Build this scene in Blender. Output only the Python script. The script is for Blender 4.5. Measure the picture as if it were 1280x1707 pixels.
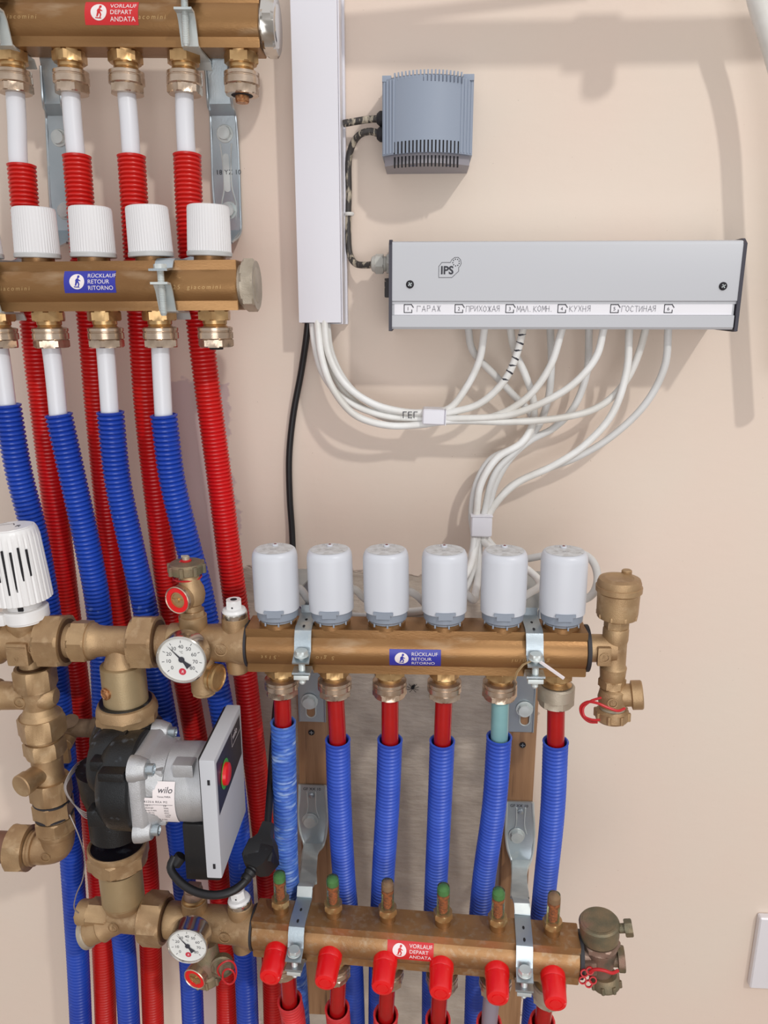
import bpy, bmesh, math, random
from mathutils import Vector, Matrix
random.seed(7)
PI = math.pi
for o in list(bpy.data.objects): bpy.data.objects.remove(o)
COL = bpy.context.scene.collection
SC = bpy.context.scene

# ------------------------------------------------------------------ camera, world, lights, exposure
F_PX = 1280.0
CAM = Vector((0.0, -800.0, 1400.0))            # millimetres; the wall is the plane y = 0
YAW, PITCH = math.radians(3.0), math.radians(15.0)
cd = bpy.data.cameras.new('camera'); cam = bpy.data.objects.new('camera', cd); COL.objects.link(cam)
cd.sensor_fit = 'VERTICAL'; cd.sensor_height = 36.0; cd.lens = 36.0 * F_PX / 1707.0
cd.clip_start = 0.01; cd.clip_end = 50
cam.location = CAM * 0.001
cam.rotation_euler = (PI / 2 - PITCH, 0, YAW)
SC.camera = cam
_R = cam.rotation_euler.to_matrix()
RIGHT, UP, FWD = _R @ Vector((1, 0, 0)), _R @ Vector((0, 1, 0)), _R @ Vector((0, 0, -1))

w = bpy.data.worlds.new('room_light'); SC.world = w; w.use_nodes = True
nt = w.node_tree; bg = nt.nodes['Background']
tcw = nt.nodes.new('ShaderNodeTexCoord'); sep = nt.nodes.new('ShaderNodeSeparateXYZ')
rmp = nt.nodes.new('ShaderNodeValToRGB'); mr = nt.nodes.new('ShaderNodeMapRange')
nt.links.new(tcw.outputs['Generated'], sep.inputs[0]); nt.links.new(sep.outputs['Z'], mr.inputs['Value'])
mr.inputs['From Min'].default_value = -1; nt.links.new(mr.outputs[0], rmp.inputs[0])
rmp.color_ramp.elements[0].color = (0.30, 0.28, 0.27, 1); rmp.color_ramp.elements[0].position = 0.15
rmp.color_ramp.elements[1].color = (1.0, 1.0, 1.04, 1); rmp.color_ramp.elements[1].position = 0.85
e = rmp.color_ramp.elements.new(0.5); e.color = (0.60, 0.585, 0.58, 1)
nt.links.new(rmp.outputs[0], bg.inputs['Color']); bg.inputs['Strength'].default_value = 0.86

def area(name, loc, target, size, power, color=(1, 1, 1), size_y=None):
    l = bpy.data.lights.new(name, 'AREA'); l.energy = power; l.color = color; l.size = size
    l.shape = 'DISK'
    if size_y: l.shape = 'RECTANGLE'; l.size_y = size_y
    o = bpy.data.objects.new(name, l); COL.objects.link(o); o.location = loc
    o.rotation_euler = (Vector(target) - Vector(loc)).to_track_quat('-Z', 'Y').to_euler()
    return o
area('ceiling_lamp', (1.29, -2.33, 3.23), (0, 0, 1.40), 0.13, 32, (1.0, 0.985, 0.95))
area('front_fill', (0.15, -2.0, 1.0), (0.05, 0, 1.1), 1.3, 12, (0.95, 0.97, 1.0))  # added soft fill from the front; no window stands there
SC.view_settings.view_transform = 'Standard'; SC.view_settings.look = 'None'
SC.view_settings.exposure = -0.03; SC.view_settings.gamma = 1.0; SC.view_settings.use_curve_mapping = False

# ------------------------------------------------------------------ measuring helpers
def P(px, py, off=0.0):
    """world point (mm) seen at a photo pixel, at the distance `off` in front of the wall"""
    d = FWD + RIGHT * ((px - 640) / F_PX) + UP * ((853.5 - py) / F_PX)
    k = max(0.0, min(1.0, (off - 40) / 80)) * 14 * max(0.0, min(1.6, (py - 600) / 450))   # lower rows stand further out
    t = (-(off + k) - CAM.y) / d.y
    return CAM + d * t
def frame(A, B):
    x = (B - A).normalized(); z0 = Vector((0, 0, 1)); y = z0.cross(x).normalized(); z = x.cross(y)
    m = Matrix((x, y, z)).transposed().to_4x4(); m.translation = A
    return m
def T(x, y=None, z=None):
    return Matrix.Translation(Vector(x) if y is None else Vector((x, y, z)))
def AX(p, d, roll=0.0):
    """matrix at p whose Z axis points along d"""
    q = Vector(d).normalized().to_track_quat('Z', 'Y')
    return Matrix.Translation(Vector(p)) @ q.to_matrix().to_4x4() @ Matrix.Rotation(roll, 4, 'Z')

# ------------------------------------------------------------------ materials
MATS = {}
def mat(name, col, rough=0.5, metal=0.0, col2=None, nscale=60, ncon=(0.4, 0.65), bump=0.0, bscale=300, trans=0.0,
        coat=0.0, spec=None, stretch=None, col3=None, n3scale=15, n3=(0.6, 0.72), ior=None, alpha=None, sss=0):
    if name in MATS: return MATS[name]
    m = bpy.data.materials.new(name); m.use_nodes = True; n = m.node_tree; b = n.nodes['Principled BSDF']
    b.inputs['Base Color'].default_value = (*col, 1); b.inputs['Roughness'].default_value = rough
    b.inputs['Metallic'].default_value = metal; b.inputs['Transmission Weight'].default_value = trans
    b.inputs['Coat Weight'].default_value = coat
    if spec is not None: b.inputs['Specular IOR Level'].default_value = spec
    if ior: b.inputs['IOR'].default_value = ior
    if alpha is not None: b.inputs['Alpha'].default_value = alpha
    if sss: b.inputs['Subsurface Weight'].default_value = sss; b.inputs['Subsurface Radius'].default_value = (0.004, 0.004, 0.004)
    tc = n.nodes.new('ShaderNodeTexCoord'); mp = n.nodes.new('ShaderNodeMapping')
    n.links.new(tc.outputs['Object'], mp.inputs[0])
    if stretch: mp.inputs['Scale'].default_value = stretch
    def noise(sc, det=4):
        t = n.nodes.new('ShaderNodeTexNoise'); t.inputs['Scale'].default_value = sc; t.inputs['Detail'].default_value = det
        n.links.new(mp.outputs[0], t.inputs['Vector']); return t.outputs['Fac']
    def ramp(src, a, c):
        r = n.nodes.new('ShaderNodeMapRange'); r.inputs['From Min'].default_value = a; r.inputs['From Max'].default_value = c
        n.links.new(src, r.inputs['Value']); return r.outputs[0]
    out = None
    if col2:
        mx = n.nodes.new('ShaderNodeMix'); mx.data_type = 'RGBA'; mx.inputs['A'].default_value = (*col, 1); mx.inputs['B'].default_value = (*col2, 1)
        n.links.new(ramp(noise(nscale), *ncon), mx.inputs['Factor']); out = mx.outputs['Result']
    if col3:
        mx = n.nodes.new('ShaderNodeMix'); mx.data_type = 'RGBA'; mx.inputs['B'].default_value = (*col3, 1)
        if out: n.links.new(out, mx.inputs['A'])
        else: mx.inputs['A'].default_value = (*col, 1)
        n.links.new(ramp(noise(n3scale, 6), *n3), mx.inputs['Factor']); out = mx.outputs['Result']
    if out: n.links.new(out, b.inputs['Base Color'])
    if bump:
        bp = n.nodes.new('ShaderNodeBump'); bp.inputs['Strength'].default_value = bump; bp.inputs['Distance'].default_value = 0.001
        n.links.new(noise(bscale), bp.inputs['Height']); n.links.new(bp.outputs[0], b.inputs['Normal'])
    MATS[name] = m; return m
def srgb(r, g, b):
    f = lambda c: (c / 255 / 12.92) if c / 255 <= 0.04045 else ((c / 255 + 0.055) / 1.055) ** 2.4
    return (f(r), f(g), f(b))
bronze = mat('oxidised_brass', srgb(164, 124, 80), 0.36, 0.68, srgb(138, 100, 62), 25, (0.35, 0.7), 0.12, 900, col3=srgb(178, 150, 118), n3scale=45, n3=(0.6, 0.8), stretch=(0.35, 1, 1))
bronzed = mat('dusty_brass', srgb(172, 130, 86), 0.42, 0.6, srgb(146, 108, 70), 30, (0.35, 0.7), 0.15, 900, col3=srgb(172, 150, 122), n3scale=160, n3=(0.5, 0.8))
cast = mat('cast_brass', srgb(184, 153, 114), 0.42, 0.55, srgb(156, 124, 90), 35, (0.35, 0.7), 0.3, 1500, col3=srgb(196, 168, 132), n3scale=80, n3=(0.55, 0.75))
castold = mat('tarnished_brass', srgb(142, 124, 96), 0.5, 0.5, srgb(108, 104, 84), 60, (0.35, 0.65), 0.4, 1200, col3=srgb(150, 112, 98), n3scale=40, n3=(0.5, 0.7))
castpink = mat('aged_vent_brass', srgb(162, 138, 122), 0.42, 0.55, srgb(140, 110, 96), 30, (0.35, 0.7), 0.25, 1200, col3=srgb(110, 112, 98), n3scale=50, n3=(0.55, 0.7))
bright = mat('bright_brass', srgb(204, 168, 118), 0.3, 0.78, srgb(182, 144, 98), 60)
copper = mat('copper_screw', srgb(205, 150, 105), 0.35, 0.8, srgb(150, 96, 60), 400)
nickel = mat('nickel_plate', srgb(208, 188, 168), 0.24, 0.85, srgb(186, 164, 142), 60, bump=0.05, bscale=900)
nickeld = mat('matt_nickel', srgb(188, 176, 158), 0.45, 0.55, srgb(170, 158, 140), 60, bump=0.2, bscale=1200)
chrome = mat('chrome', srgb(205, 200, 192), 0.16, 0.95)
zinc = mat('zinc_plated_steel', srgb(192, 200, 204), 0.33, 0.8, srgb(168, 180, 186), 18, (0.3, 0.75), 0.08, 600, col3=srgb(205, 205, 196), n3scale=30)
zincw = mat('pale_zinc', srgb(214, 219, 216), 0.42, 0.4, srgb(185, 194, 194), 30)
alu = mat('cast_aluminium', srgb(196, 196, 198), 0.42, 0.55, srgb(180, 180, 180), 40, bump=0.3, bscale=1400)
redsl = mat('red_conduit', srgb(206, 22, 26), 0.33, 0, srgb(196, 30, 20), 8, spec=0.5, col3=srgb(214, 70, 70), n3scale=55, n3=(0.66, 0.8))
redsl2 = mat('red_conduit_dusty', srgb(212, 48, 50), 0.5, 0, srgb(196, 36, 40), 30, col3=srgb(220, 90, 90), n3scale=80, n3=(0.5, 0.8))
bluesl = mat('blue_conduit', srgb(34, 74, 178), 0.3, 0, srgb(24, 58, 158), 8, spec=0.5, col3=srgb(120, 145, 205), n3scale=110, n3=(0.68, 0.8))
bluesl2 = mat('blue_conduit_pale', srgb(50, 86, 190), 0.4, 0, srgb(40, 74, 178), 30, col3=srgb(150, 170, 215), n3scale=150, n3=(0.7, 0.85))
bluedust = mat('blue_conduit_dusty', srgb(78, 120, 200), 0.5, 0, srgb(50, 92, 184), 90, (0.4, 0.6), col3=srgb(150, 175, 218), n3scale=60, n3=(0.55, 0.7), stretch=(1, 1, 4))
whitepipe = mat('white_pipe', srgb(222, 222, 226), 0.3, sss=0.05)
redpipe = mat('dark_red_pipe', srgb(168, 18, 18), 0.22, 0, srgb(150, 14, 16), 30)
tealpipe = mat('teal_pipe', srgb(128, 170, 172), 0.28, 0, srgb(110, 152, 156), 20)
greypipe = mat('grey_lilac_pipe', srgb(140, 130, 140), 0.3)
redcap = mat('red_cap_plastic', srgb(226, 16, 22), 0.3, spec=0.6, col3=srgb(235, 120, 120), n3scale=300, n3=(0.68, 0.8))
redrub = mat('red_rubber', srgb(190, 30, 36), 0.4)
capwhite = mat('white_cap_plastic', srgb(226, 224, 224), 0.35, bump=0.0, sss=0.05)
capclear = mat('milky_plastic', srgb(214, 214, 212), 0.3, trans=0.25)
thermw = mat('thermostat_white', srgb(232, 230, 228), 0.32)
actw = mat('actuator_grey_white', srgb(204, 206, 212), 0.38, col3=srgb(190, 188, 184), n3scale=120, n3=(0.68, 0.85))
actg = mat('actuator_collar_grey', srgb(138, 146, 158), 0.42)
boxg = mat('control_box_grey', srgb(192, 193, 197), 0.45, 0.0)
endg = mat('charcoal_plastic', srgb(62, 60, 70), 0.5)
blackp = mat('black_plastic', srgb(24, 24, 26), 0.45, col3=srgb(70, 74, 80), n3scale=120, n3=(0.66, 0.9))
blackcast = mat('black_painted_iron', srgb(20, 22, 24), 0.36, 0, srgb(12, 13, 15), 40, bump=0.35, bscale=1100, col3=srgb(92, 100, 108), n3scale=70, n3=(0.62, 0.8))
blackc = mat('black_cable', srgb(22, 20, 22), 0.45)
rubber = mat('rubber_gasket', srgb(40, 38, 42), 0.6)
transg = mat('transformer_grey', srgb(148, 158, 174), 0.45)
transd = mat('transformer_base_grey', srgb(150, 146, 152), 0.5)
dark = mat('dark_void', srgb(28, 26, 30), 0.8)
trunkw = mat('trunking_white', srgb(226, 224, 230), 0.35)
cablew = mat('white_cable', srgb(236, 235, 232), 0.4, 0, srgb(214, 210, 202), 20)
cabled = mat('aged_white_cable', srgb(218, 217, 215), 0.45, 0, srgb(204, 201, 196), 20)
paper = mat('paper_strip', srgb(236, 234, 238), 0.6)
stickw = mat('sticker_white', srgb(238, 228, 226), 0.5)
stickr = mat('sticker_red', srgb(206, 34, 38), 0.4)
stickb = mat('sticker_blue', srgb(48, 52, 160), 0.35)
ink = mat('black_ink', srgb(50, 50, 58), 0.6)
pencil = mat('pencil_grey', srgb(160, 158, 164), 0.7)
engr = mat('worn_engraving', srgb(206, 170, 118), 0.4, 0.6)
wood = mat('stained_wood', srgb(166, 126, 90), 0.5, 0, srgb(140, 102, 70), 22, (0.35, 0.65), 0.2, 300, col3=srgb(84, 58, 40), n3scale=30, n3=(0.6, 0.75), stretch=(6, 1, 0.35))
paintcable = mat('paint_smeared_cable', srgb(62, 57, 54), 0.5, 0, srgb(184, 172, 152), 300, (0.52, 0.62), stretch=(1, 1, 0.25))
meterglass = mat('flow_meter_glass', srgb(206, 232, 190), 0.05, 0, trans=0.95, ior=1.2)
meterred = mat('flow_meter_orange', srgb(216, 92, 48), 0.4, 0, srgb(150, 50, 28), 400)
metergreen = mat('flow_meter_green', srgb(86, 140, 84), 0.35)
meterpink = mat('flow_meter_faded_pink', srgb(176, 110, 100), 0.35)
switchw = mat('switch_white', srgb(226, 222, 224), 0.3)
glassdial = mat('dial_white', srgb(226, 226, 222), 0.3, coat=0.6)
wirem = mat('thin_grey_wire', srgb(160, 150, 146), 0.35, 0.6)
tiem = mat('clear_nylon', srgb(205, 175, 130), 0.3, trans=0.3)
glandm = mat('gland_grey', srgb(188, 186, 178), 0.5)
ledg = mat('knob_green', srgb(70, 170, 60), 0.4)

# ------------------------------------------------------------------ geometry
class G:
    def __init__(s): s.bm = bmesh.new()
    def rings(s, rows, cap0=True, cap1=True, closed=True):
        bm = s.bm; prev = None; allr = []
        for row in rows:
            allr.append([bm.verts.new(v) for v in row] if len(row) > 1 else [bm.verts.new(row[0])])
        for a, b in zip(allr, allr[1:]):
            if len(a) == 1 and len(b) == 1: continue
            n = max(len(a), len(b))
            for i in range(n):
                j = (i + 1) % n
                if len(a) == 1: f = (a[0], b[j], b[i])
                elif len(b) == 1: f = (a[i], a[j], b[0])
                else: f = (a[i], a[j], b[j], b[i])
                try: bm.faces.new(f)
                except ValueError: pass
        if cap0 and len(allr[0]) > 2: bm.faces.new(list(reversed(allr[0])))
        if cap1 and len(allr[-1]) > 2: bm.faces.new(allr[-1])
        return s
    def lathe(s, prof, M=None, seg=32, cap=True, n=6, roll=0.0):
        """prof entries (r, z[, 1 for a hexagonal ring]); turned about M's Z axis"""
        M = M or Matrix(); rows = []
        if any(len(p) > 2 and p[2] for p in prof): seg = max(seg, 36); seg -= seg % n
        for p in prof:
            r, z = p[0], p[1]; hx = len(p) > 2 and p[2]
            if r < 1e-4: rows.append([M @ Vector((0, 0, z))]); continue
            row = []
            for i in range(seg):
                t = 2 * PI * i / seg; per = seg // n
                rr = r
                if hx: k = (i % per) / per * (2 * PI / n) - PI / n
                if any(len(q) > 2 for q in prof): t -= roll
                if hx:
                    rr = r / math.cos(k)
                row.append(M @ Vector((rr * math.cos(t), rr * math.sin(t), z)))
            rows.append(row)
        return s.rings(rows, cap, cap)
    def hex(s, r, z0, z1, M=None, c=1.0, roll=0.0, bore=0, n=6):
        k = 1.06
        pr = [(r * k * .98, z0), (r, z0 + c, 1), (r, z1 - c, 1), (r * k * .98, z1)]
        return s.lathe(pr, M, 36, True, n, roll)
    def cyl(s, r, z0, z1, M=None, c=0.4, seg=32, r1=None):
        r1 = r if r1 is None else r1; sg = 1 if z1 > z0 else -1
        return s.lathe([(r - c, z0), (r, z0 + c * sg), (r1, z1 - c * sg), (r1 - c, z1)], M, seg)
    def box(s, c, size, M=None, bev=0.0, seg=2):
        t = bmesh.new(); bmesh.ops.create_cube(t, size=1.0)
        bmesh.ops.scale(t, vec=size, verts=t.verts)
        if bev: bmesh.ops.bevel(t, geom=t.edges[:], offset=bev, segments=seg, affect='EDGES', profile=0.7)
        bmesh.ops.transform(t, matrix=(M or Matrix()) @ T(c), verts=t.verts)
        s.merge(t); return s
    def merge(s, t):
        me = bpy.data.meshes.new('tmp'); t.to_mesh(me); t.free(); s.bm.from_mesh(me); bpy.data.meshes.remove(me)
    def prism(s, pts, z0, z1, M=None, bev=0.0):
        """polygon (x,y) extruded in z"""
        t = bmesh.new(); a = [t.verts.new((x, y, z0)) for x, y in pts]; b = [t.verts.new((x, y, z1)) for x, y in pts]
        n = len(pts); t.faces.new(a[::-1]); t.faces.new(b)
        for i in range(n): t.faces.new((a[i], a[(i + 1) % n], b[(i + 1) % n], b[i]))
        bmesh.ops.recalc_face_normals(t, faces=t.faces)
        if bev: bmesh.ops.bevel(t, geom=t.edges[:], offset=bev, segments=2, affect='EDGES')
        if M: bmesh.ops.transform(t, matrix=M, verts=t.verts)
        s.merge(t); return s
    def ribbon(s, pts, wd, th, xdir=(1, 0, 0)):
        """bent sheet-metal strip: centreline pts, width along xdir"""
        pts = [Vector(p) for p in pts]; n = len(pts); X = Vector(xdir).normalized()
        if not isinstance(wd, (list, tuple)): wd = [wd] * n
        rows = []
        for i, p in enumerate(pts):
            t = ((pts[min(i + 1, n - 1)] - p).normalized() if i < n - 1 else Vector()) + ((p - pts[i - 1]).normalized() if i else Vector())
            t.normalize(); nn = t.cross(X).normalized() * th / 2; h = X * wd[i] / 2
            rows.append([p - h - nn, p + h - nn, p + h + nn, p - h + nn])
        return s.rings(rows)
    def sweep(s, pts, r, seg=12, step=4.0, M=None, radf=None, cap=True):
        pts = [Vector(p) for p in pts]; c = smooth(pts, step); rows = []
        t0 = (c[1] - c[0]).normalized(); u = t0.orthogonal().normalized(); L = 0
        for i, p in enumerate(c):
            t = (c[min(i + 1, len(c) - 1)] - c[max(i - 1, 0)]).normalized()
            u = (u - t * u.dot(t)).normalized(); v = t.cross(u)
            if i: L += (p - c[i - 1]).length
            rr = radf(i, L) if radf else r
            rows.append([(M or Matrix()) @ (p + u * (rr * math.cos(2 * PI * k / seg)) + v * (rr * math.sin(2 * PI * k / seg))) for k in range(seg)])
        return s.rings(rows, cap, cap)
def smooth(pts, step):
    """Catmull-Rom through pts, resampled evenly"""
    if len(pts) == 2: dense = [pts[0].lerp(pts[1], i / 50) for i in range(51)]
    else:
        ext = [pts[0] * 2 - pts[1]] + pts + [pts[-1] * 2 - pts[-2]]; dense = []
        for i in range(1, len(ext) - 2):
            a, b, c, d = ext[i - 1:i + 3]
            m1 = (c - a) * .5; m2 = (d - b) * .5
            k1 = (b - a).length; k2 = (c - b).length; k3 = (d - c).length     # chord-scaled tangents
            m1 = ((b - a) / max(k1, 1e-6) * k2 + (c - b) * 1.0) * .5; m2 = ((d - c) / max(k3, 1e-6) * k2 + (c - b)) * .5
            for j in range(40):
                t = j / 40
                dense.append(b * (2*t**3 - 3*t*t + 1) + m1 * (t**3 - 2*t*t + t) + c * (-2*t**3 + 3*t*t) + m2 * (t**3 - t*t))
        dense.append(pts[-1])
    L = [0]
    for a, b in zip(dense, dense[1:]): L.append(L[-1] + (b - a).length)
    n = max(2, round(L[-1] / step)); out = []; k = 0
    for i in range(n + 1):
        t = L[-1] * i / n
        while k < len(L) - 2 and L[k + 1] < t: k += 1
        f = (t - L[k]) / max(L[k + 1] - L[k], 1e-9); out.append(dense[k].lerp(dense[k + 1], min(max(f, 0), 1)))
    return out

FR = {}                                               # object name -> frame in mm
def thing(name, label, cat, M=None, group=None):
    M = M if M is not None else Matrix()
    if isinstance(M, Vector): M = T(M)
    o = bpy.data.objects.new(name, None); COL.objects.link(o); o.empty_display_size = 0.01
    Ms = M.copy(); Ms.translation = M.translation * 0.001; o.matrix_world = Ms
    o['label'] = label; o['category'] = cat
    if group: o['group'] = group
    FR[o.name] = M.copy(); return o
def obj(g, name, m, parent=None, fr=None, sharp=32, **props):
    """link g as one mesh; fr = frame g was drawn in (None: the parent's own)"""
    bm = g.bm
    PM = FR[parent.name] if parent else Matrix()
    if fr is not None: bmesh.ops.transform(bm, matrix=PM.inverted() @ fr, verts=bm.verts)
    org = Vector()
    if parent is None:
        lo = [min(v.co[i] for v in bm.verts) for i in range(3)]; hi = [max(v.co[i] for v in bm.verts) for i in range(3)]
        org = Vector(((lo[0] + hi[0]) / 2, (lo[1] + hi[1]) / 2, lo[2]))
        bmesh.ops.translate(bm, vec=-org, verts=bm.verts)
    bmesh.ops.scale(bm, vec=(0.001,) * 3, verts=bm.verts)
    if not props.pop('flat2d', False): bmesh.ops.recalc_face_normals(bm, faces=bm.faces)
    me = bpy.data.meshes.new(name); bm.to_mesh(me); bm.free()
    for p in me.polygons: p.use_smooth = True
    me.set_sharp_from_angle(angle=math.radians(sharp))
    me.materials.append(m)
    o = bpy.data.objects.new(name, me); COL.objects.link(o)
    if parent: o.parent = parent
    else: o.location = org * 0.001
    FR[o.name] = PM.copy() if parent else T(org)
    for k, v in props.items(): o[k] = v
    return o
def one(g, name, m, label, cat, group=None, fr=None, sharp=32):
    o = obj(g, name, m, None, fr if fr is not None else Matrix(), sharp); o['label'] = label; o['category'] = cat
    if group: o['group'] = group
    return o
W = Matrix()                                          # world frame

# text: outlines of the built-in font laid on any surface through a mapping
_FONT = {}
def glyphs(txt, size, align='LEFT', shear=0.0, space=1.0, fat=0.0):
    cu = bpy.data.curves.new('t', 'FONT'); cu.body = txt; cu.size = size; cu.align_x = align; cu.shear = shear; cu.resolution_u = 3
    cu.space_character = space; cu.offset = fat
    o = bpy.data.objects.new('t', cu); COL.objects.link(o)
    dg = bpy.context.evaluated_depsgraph_get(); dg.update()
    me = bpy.data.meshes.new_from_object(o.evaluated_get(dg)); vs = [tuple(v.co[:2]) for v in me.vertices]; fs = [tuple(p.vertices) for p in me.polygons]
    bpy.data.objects.remove(o); bpy.data.curves.remove(cu); bpy.data.meshes.remove(me)
    return vs, fs
def put_text(g, txt, size, mp, align='LEFT', shear=0.0, space=1.0, fat=0.0):
    vs, fs = glyphs(txt, size, align, shear, space, fat)
    b = [g.bm.verts.new(mp(x, y)) for x, y in vs]
    for f in fs:
        try: g.bm.faces.new([b[i] for i in f])
        except ValueError: pass
def put_poly(g, pts, mp):
    g.bm.faces.new([g.bm.verts.new(mp(x, y)) for x, y in pts])
def put_ring(g, r0, r1, mp, cx=0, cy=0, n=32, a0=0, a1=2 * PI):
    vs = [[g.bm.verts.new(mp(cx + r * math.cos(a0 + (a1 - a0) * i / n), cy + r * math.sin(a0 + (a1 - a0) * i / n))) for r in (r0, r1)] for i in range(n + 1)]
    for a, b in zip(vs, vs[1:]): g.bm.faces.new((a[0], a[1], b[1], b[0]))
def put_line(g, pts, wdt, mp):
    for (x0, y0), (x1, y1) in zip(pts, pts[1:]):
        dx, dy = x1 - x0, y1 - y0; l = math.hypot(dx, dy) or 1; nx, ny = -dy / l * wdt / 2, dx / l * wdt / 2
        ex, ey = dx / l * wdt * .3, dy / l * wdt * .3
        put_poly(g, [(x0 - ex + nx, y0 - ey + ny), (x0 - ex - nx, y0 - ey - ny), (x1 + ex - nx, y1 + ey - ny), (x1 + ex + nx, y1 + ey + ny)], mp)
HAND = {  # handwriting strokes on a unit box
 'Г': [[(0, 0), (.05, 1), (.7, 1), (.68, .85)]], 'А': [[(0, 0), (.4, 1), (.75, 0)], [(.1, .35), (.68, .38)]],
 'Р': [[(.05, 0), (.05, 1), (.6, .95), (.65, .6), (.08, .45)]], 'Ж': [[(0, 1), (.7, 0)], [(0, 0), (.75, 1)], [(.36, 0), (.36, 1)]],
 'П': [[(0, 0), (.05, 1), (.7, 1), (.7, 0)]], 'И': [[(0, 1), (0, .05), (.6, .95), (.62, 0)]], 'Х': [[(0, 1), (.65, 0)], [(0, 0), (.65, 1)]],
 'О': [[(.3, 1), (0, .7), (0, .25), (.3, 0), (.6, .25), (.6, .75), (.3, 1)]], 'Я': [[(.6, 0), (.6, 1), (.1, .9), (.1, .6), (.6, .5)], [(.4, .5), (0, 0)]],
 'М': [[(0, 0), (.1, 1), (.4, .35), (.7, 1), (.8, 0)]], 'Л': [[(0, 0), (.35, 1), (.65, 0)]], 'К': [[(0, 0), (.02, 1)], [(.6, 1), (.04, .5), (.65, 0)]],
 'Н': [[(0, 0), (0, 1)], [(.6, 0), (.6, 1)], [(0, .5), (.6, .5)]], 'У': [[(0, 1), (.32, .45)], [(.65, 1), (.1, 0)]],
 'С': [[(.6, .85), (.3, 1), (0, .6), (.05, .2), (.3, 0), (.6, .12)]], 'Т': [[(0, 1), (.7, 1)], [(.35, 1), (.35, 0)]], '.': [[(.1, 0), (.2, .03)]], '-': [[(.1, 0), (.5, 0)]], ' ': []}
def hand(g, txt, x, y, h, adv, wdt, mp):
    for i, c in enumerate(txt):
        dy = random.uniform(-.06, .06) * h
        for st in HAND[c]: put_line(g, [(x + i * adv + a * h * .85, y + dy + b * h) for a, b in st], wdt, mp)

def copy_tree(o, M=None, label=None, group=None, fr=None):
    c = o.copy(); COL.objects.link(c)
    if M is not None:
        Ms = M.copy(); Ms.translation = M.translation * 0.001; c.matrix_world = Ms; FR[c.name] = M.copy()
    if label: c['label'] = label
    if group: c['group'] = group
    for ch in list(o.children):
        d = ch.copy(); COL.objects.link(d); d.parent = c
        for gc in list(ch.children):
            k = gc.copy(); COL.objects.link(k); k.parent = d
    return c

# ------------------------------------------------------------------ the wall
def wall():
    g = G(); x0, x1, z0, z1 = -1500, 1500, 0, 2700
    g.box((0, 60, 1350), (3000, 120, 2700))
    m = bpy.data.materials.new('painted_plaster'); m.use_nodes = True; n = m.node_tree; b = n.nodes['Principled BSDF']; L = n.links.new
    ge = n.nodes.new('ShaderNodeNewGeometry'); sp = n.nodes.new('ShaderNodeSeparateXYZ'); L(ge.outputs['Position'], sp.inputs[0])
    def nz(sc, det=5, st=(1, 1, 1)):
        mp = n.nodes.new('ShaderNodeMapping'); mp.inputs['Scale'].default_value = st; L(ge.outputs['Position'], mp.inputs[0])
        t = n.nodes.new('ShaderNodeTexNoise'); t.inputs['Scale'].default_value = sc; t.inputs['Detail'].default_value = det; L(mp.outputs[0], t.inputs['Vector']); return t.outputs['Fac']
    def ma(op, a, c):
        t = n.nodes.new('ShaderNodeMath'); t.operation = op
        for i, v in enumerate((a, c)):
            if isinstance(v, (int, float)): t.inputs[i].default_value = v
            else: L(v, t.inputs[i])
        return t.outputs[0]
    def mrg(v, a, c):
        t = n.nodes.new('ShaderNodeMapRange'); t.inputs['From Min'].default_value = a; t.inputs['From Max'].default_value = c
        L(v, t.inputs['Value']); return t.outputs[0]
    def mix(f, a, c):
        t = n.nodes.new('ShaderNodeMix'); t.data_type = 'RGBA'; L(f, t.inputs['Factor'])
        for k, v in (('A', a), ('B', c)):
            if isinstance(v, tuple): t.inputs[k].default_value = (*v, 1)
            else: L(v, t.inputs[k])
        return t.outputs['Result']
    wob = ma('ADD', ma('MULTIPLY', ma('SUBTRACT', nz(14, 3), 0.5), 0.03), ma('MULTIPLY', ma('SUBTRACT', nz(70, 6, (1, 1, 2)), 0.5), 0.02))
    X = ma('ADD', sp.outputs['X'], wob); Z = ma('ADD', sp.outputs['Z'], wob)
    def rect(xa, xb, zt, s=0.0015):
        a = mrg(X, xa - s, xa + s); bb = mrg(X, xb + s, xb - s); c = mrg(Z, zt + s, zt - s)
        return ma('MULTIPLY', ma('MULTIPLY', a, bb), c)
    p1, p2, p3 = P(392, 950, 0) / 1000, P(884, 1300, 0) / 1000, P(236, 640, 0) / 1000
    m1 = rect(p1.x, p2.x, p1.z)
    m2 = rect(p3.x, p1.x + .002, p3.z)
    paint = mix(mrg(nz(5, 3), .35, .7), srgb(227, 211, 195), srgb(229, 208, 192))
    rough = mix(mrg(nz(26, 6), .35, .65), srgb(196, 182, 166), srgb(172, 158, 144))
    c = mix(m2, paint, srgb(204, 182, 178)); c = mix(m1, c, rough)  # mauve plaster, with bounce off the red and blue pipes partly in its colour
    spk = mrg(nz(420, 2), .755, .78); c = mix(spk, c, srgb(150, 120, 95))
    L(c, b.inputs['Base Color']); b.inputs['Roughness'].default_value = 0.55
    h1 = ma('MULTIPLY', nz(60, 5, (1, 1, 1.6)), 0.5); h1 = ma('ADD', h1, ma('MULTIPLY', nz(14, 3, (2.5, 1, .6)), 0.6))
    h = ma('ADD', h1, ma('MULTIPLY', m1, ma('SUBTRACT', ma('ADD', ma('MULTIPLY', nz(90, 8, (.6, 1, 1.6)), 4.5), ma('MULTIPLY', nz(22, 4, (.4, 1, 1.8)), 4)), 7.5)))
    bp = n.nodes.new('ShaderNodeBump'); bp.inputs['Strength'].default_value = 0.45; bp.inputs['Distance'].default_value = 0.0011
    L(h, bp.inputs['Height']); L(bp.outputs[0], b.inputs['Normal'])
    o = obj(g, 'wall_back', m, None, W); o['kind'] = 'structure'
wall()
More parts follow.
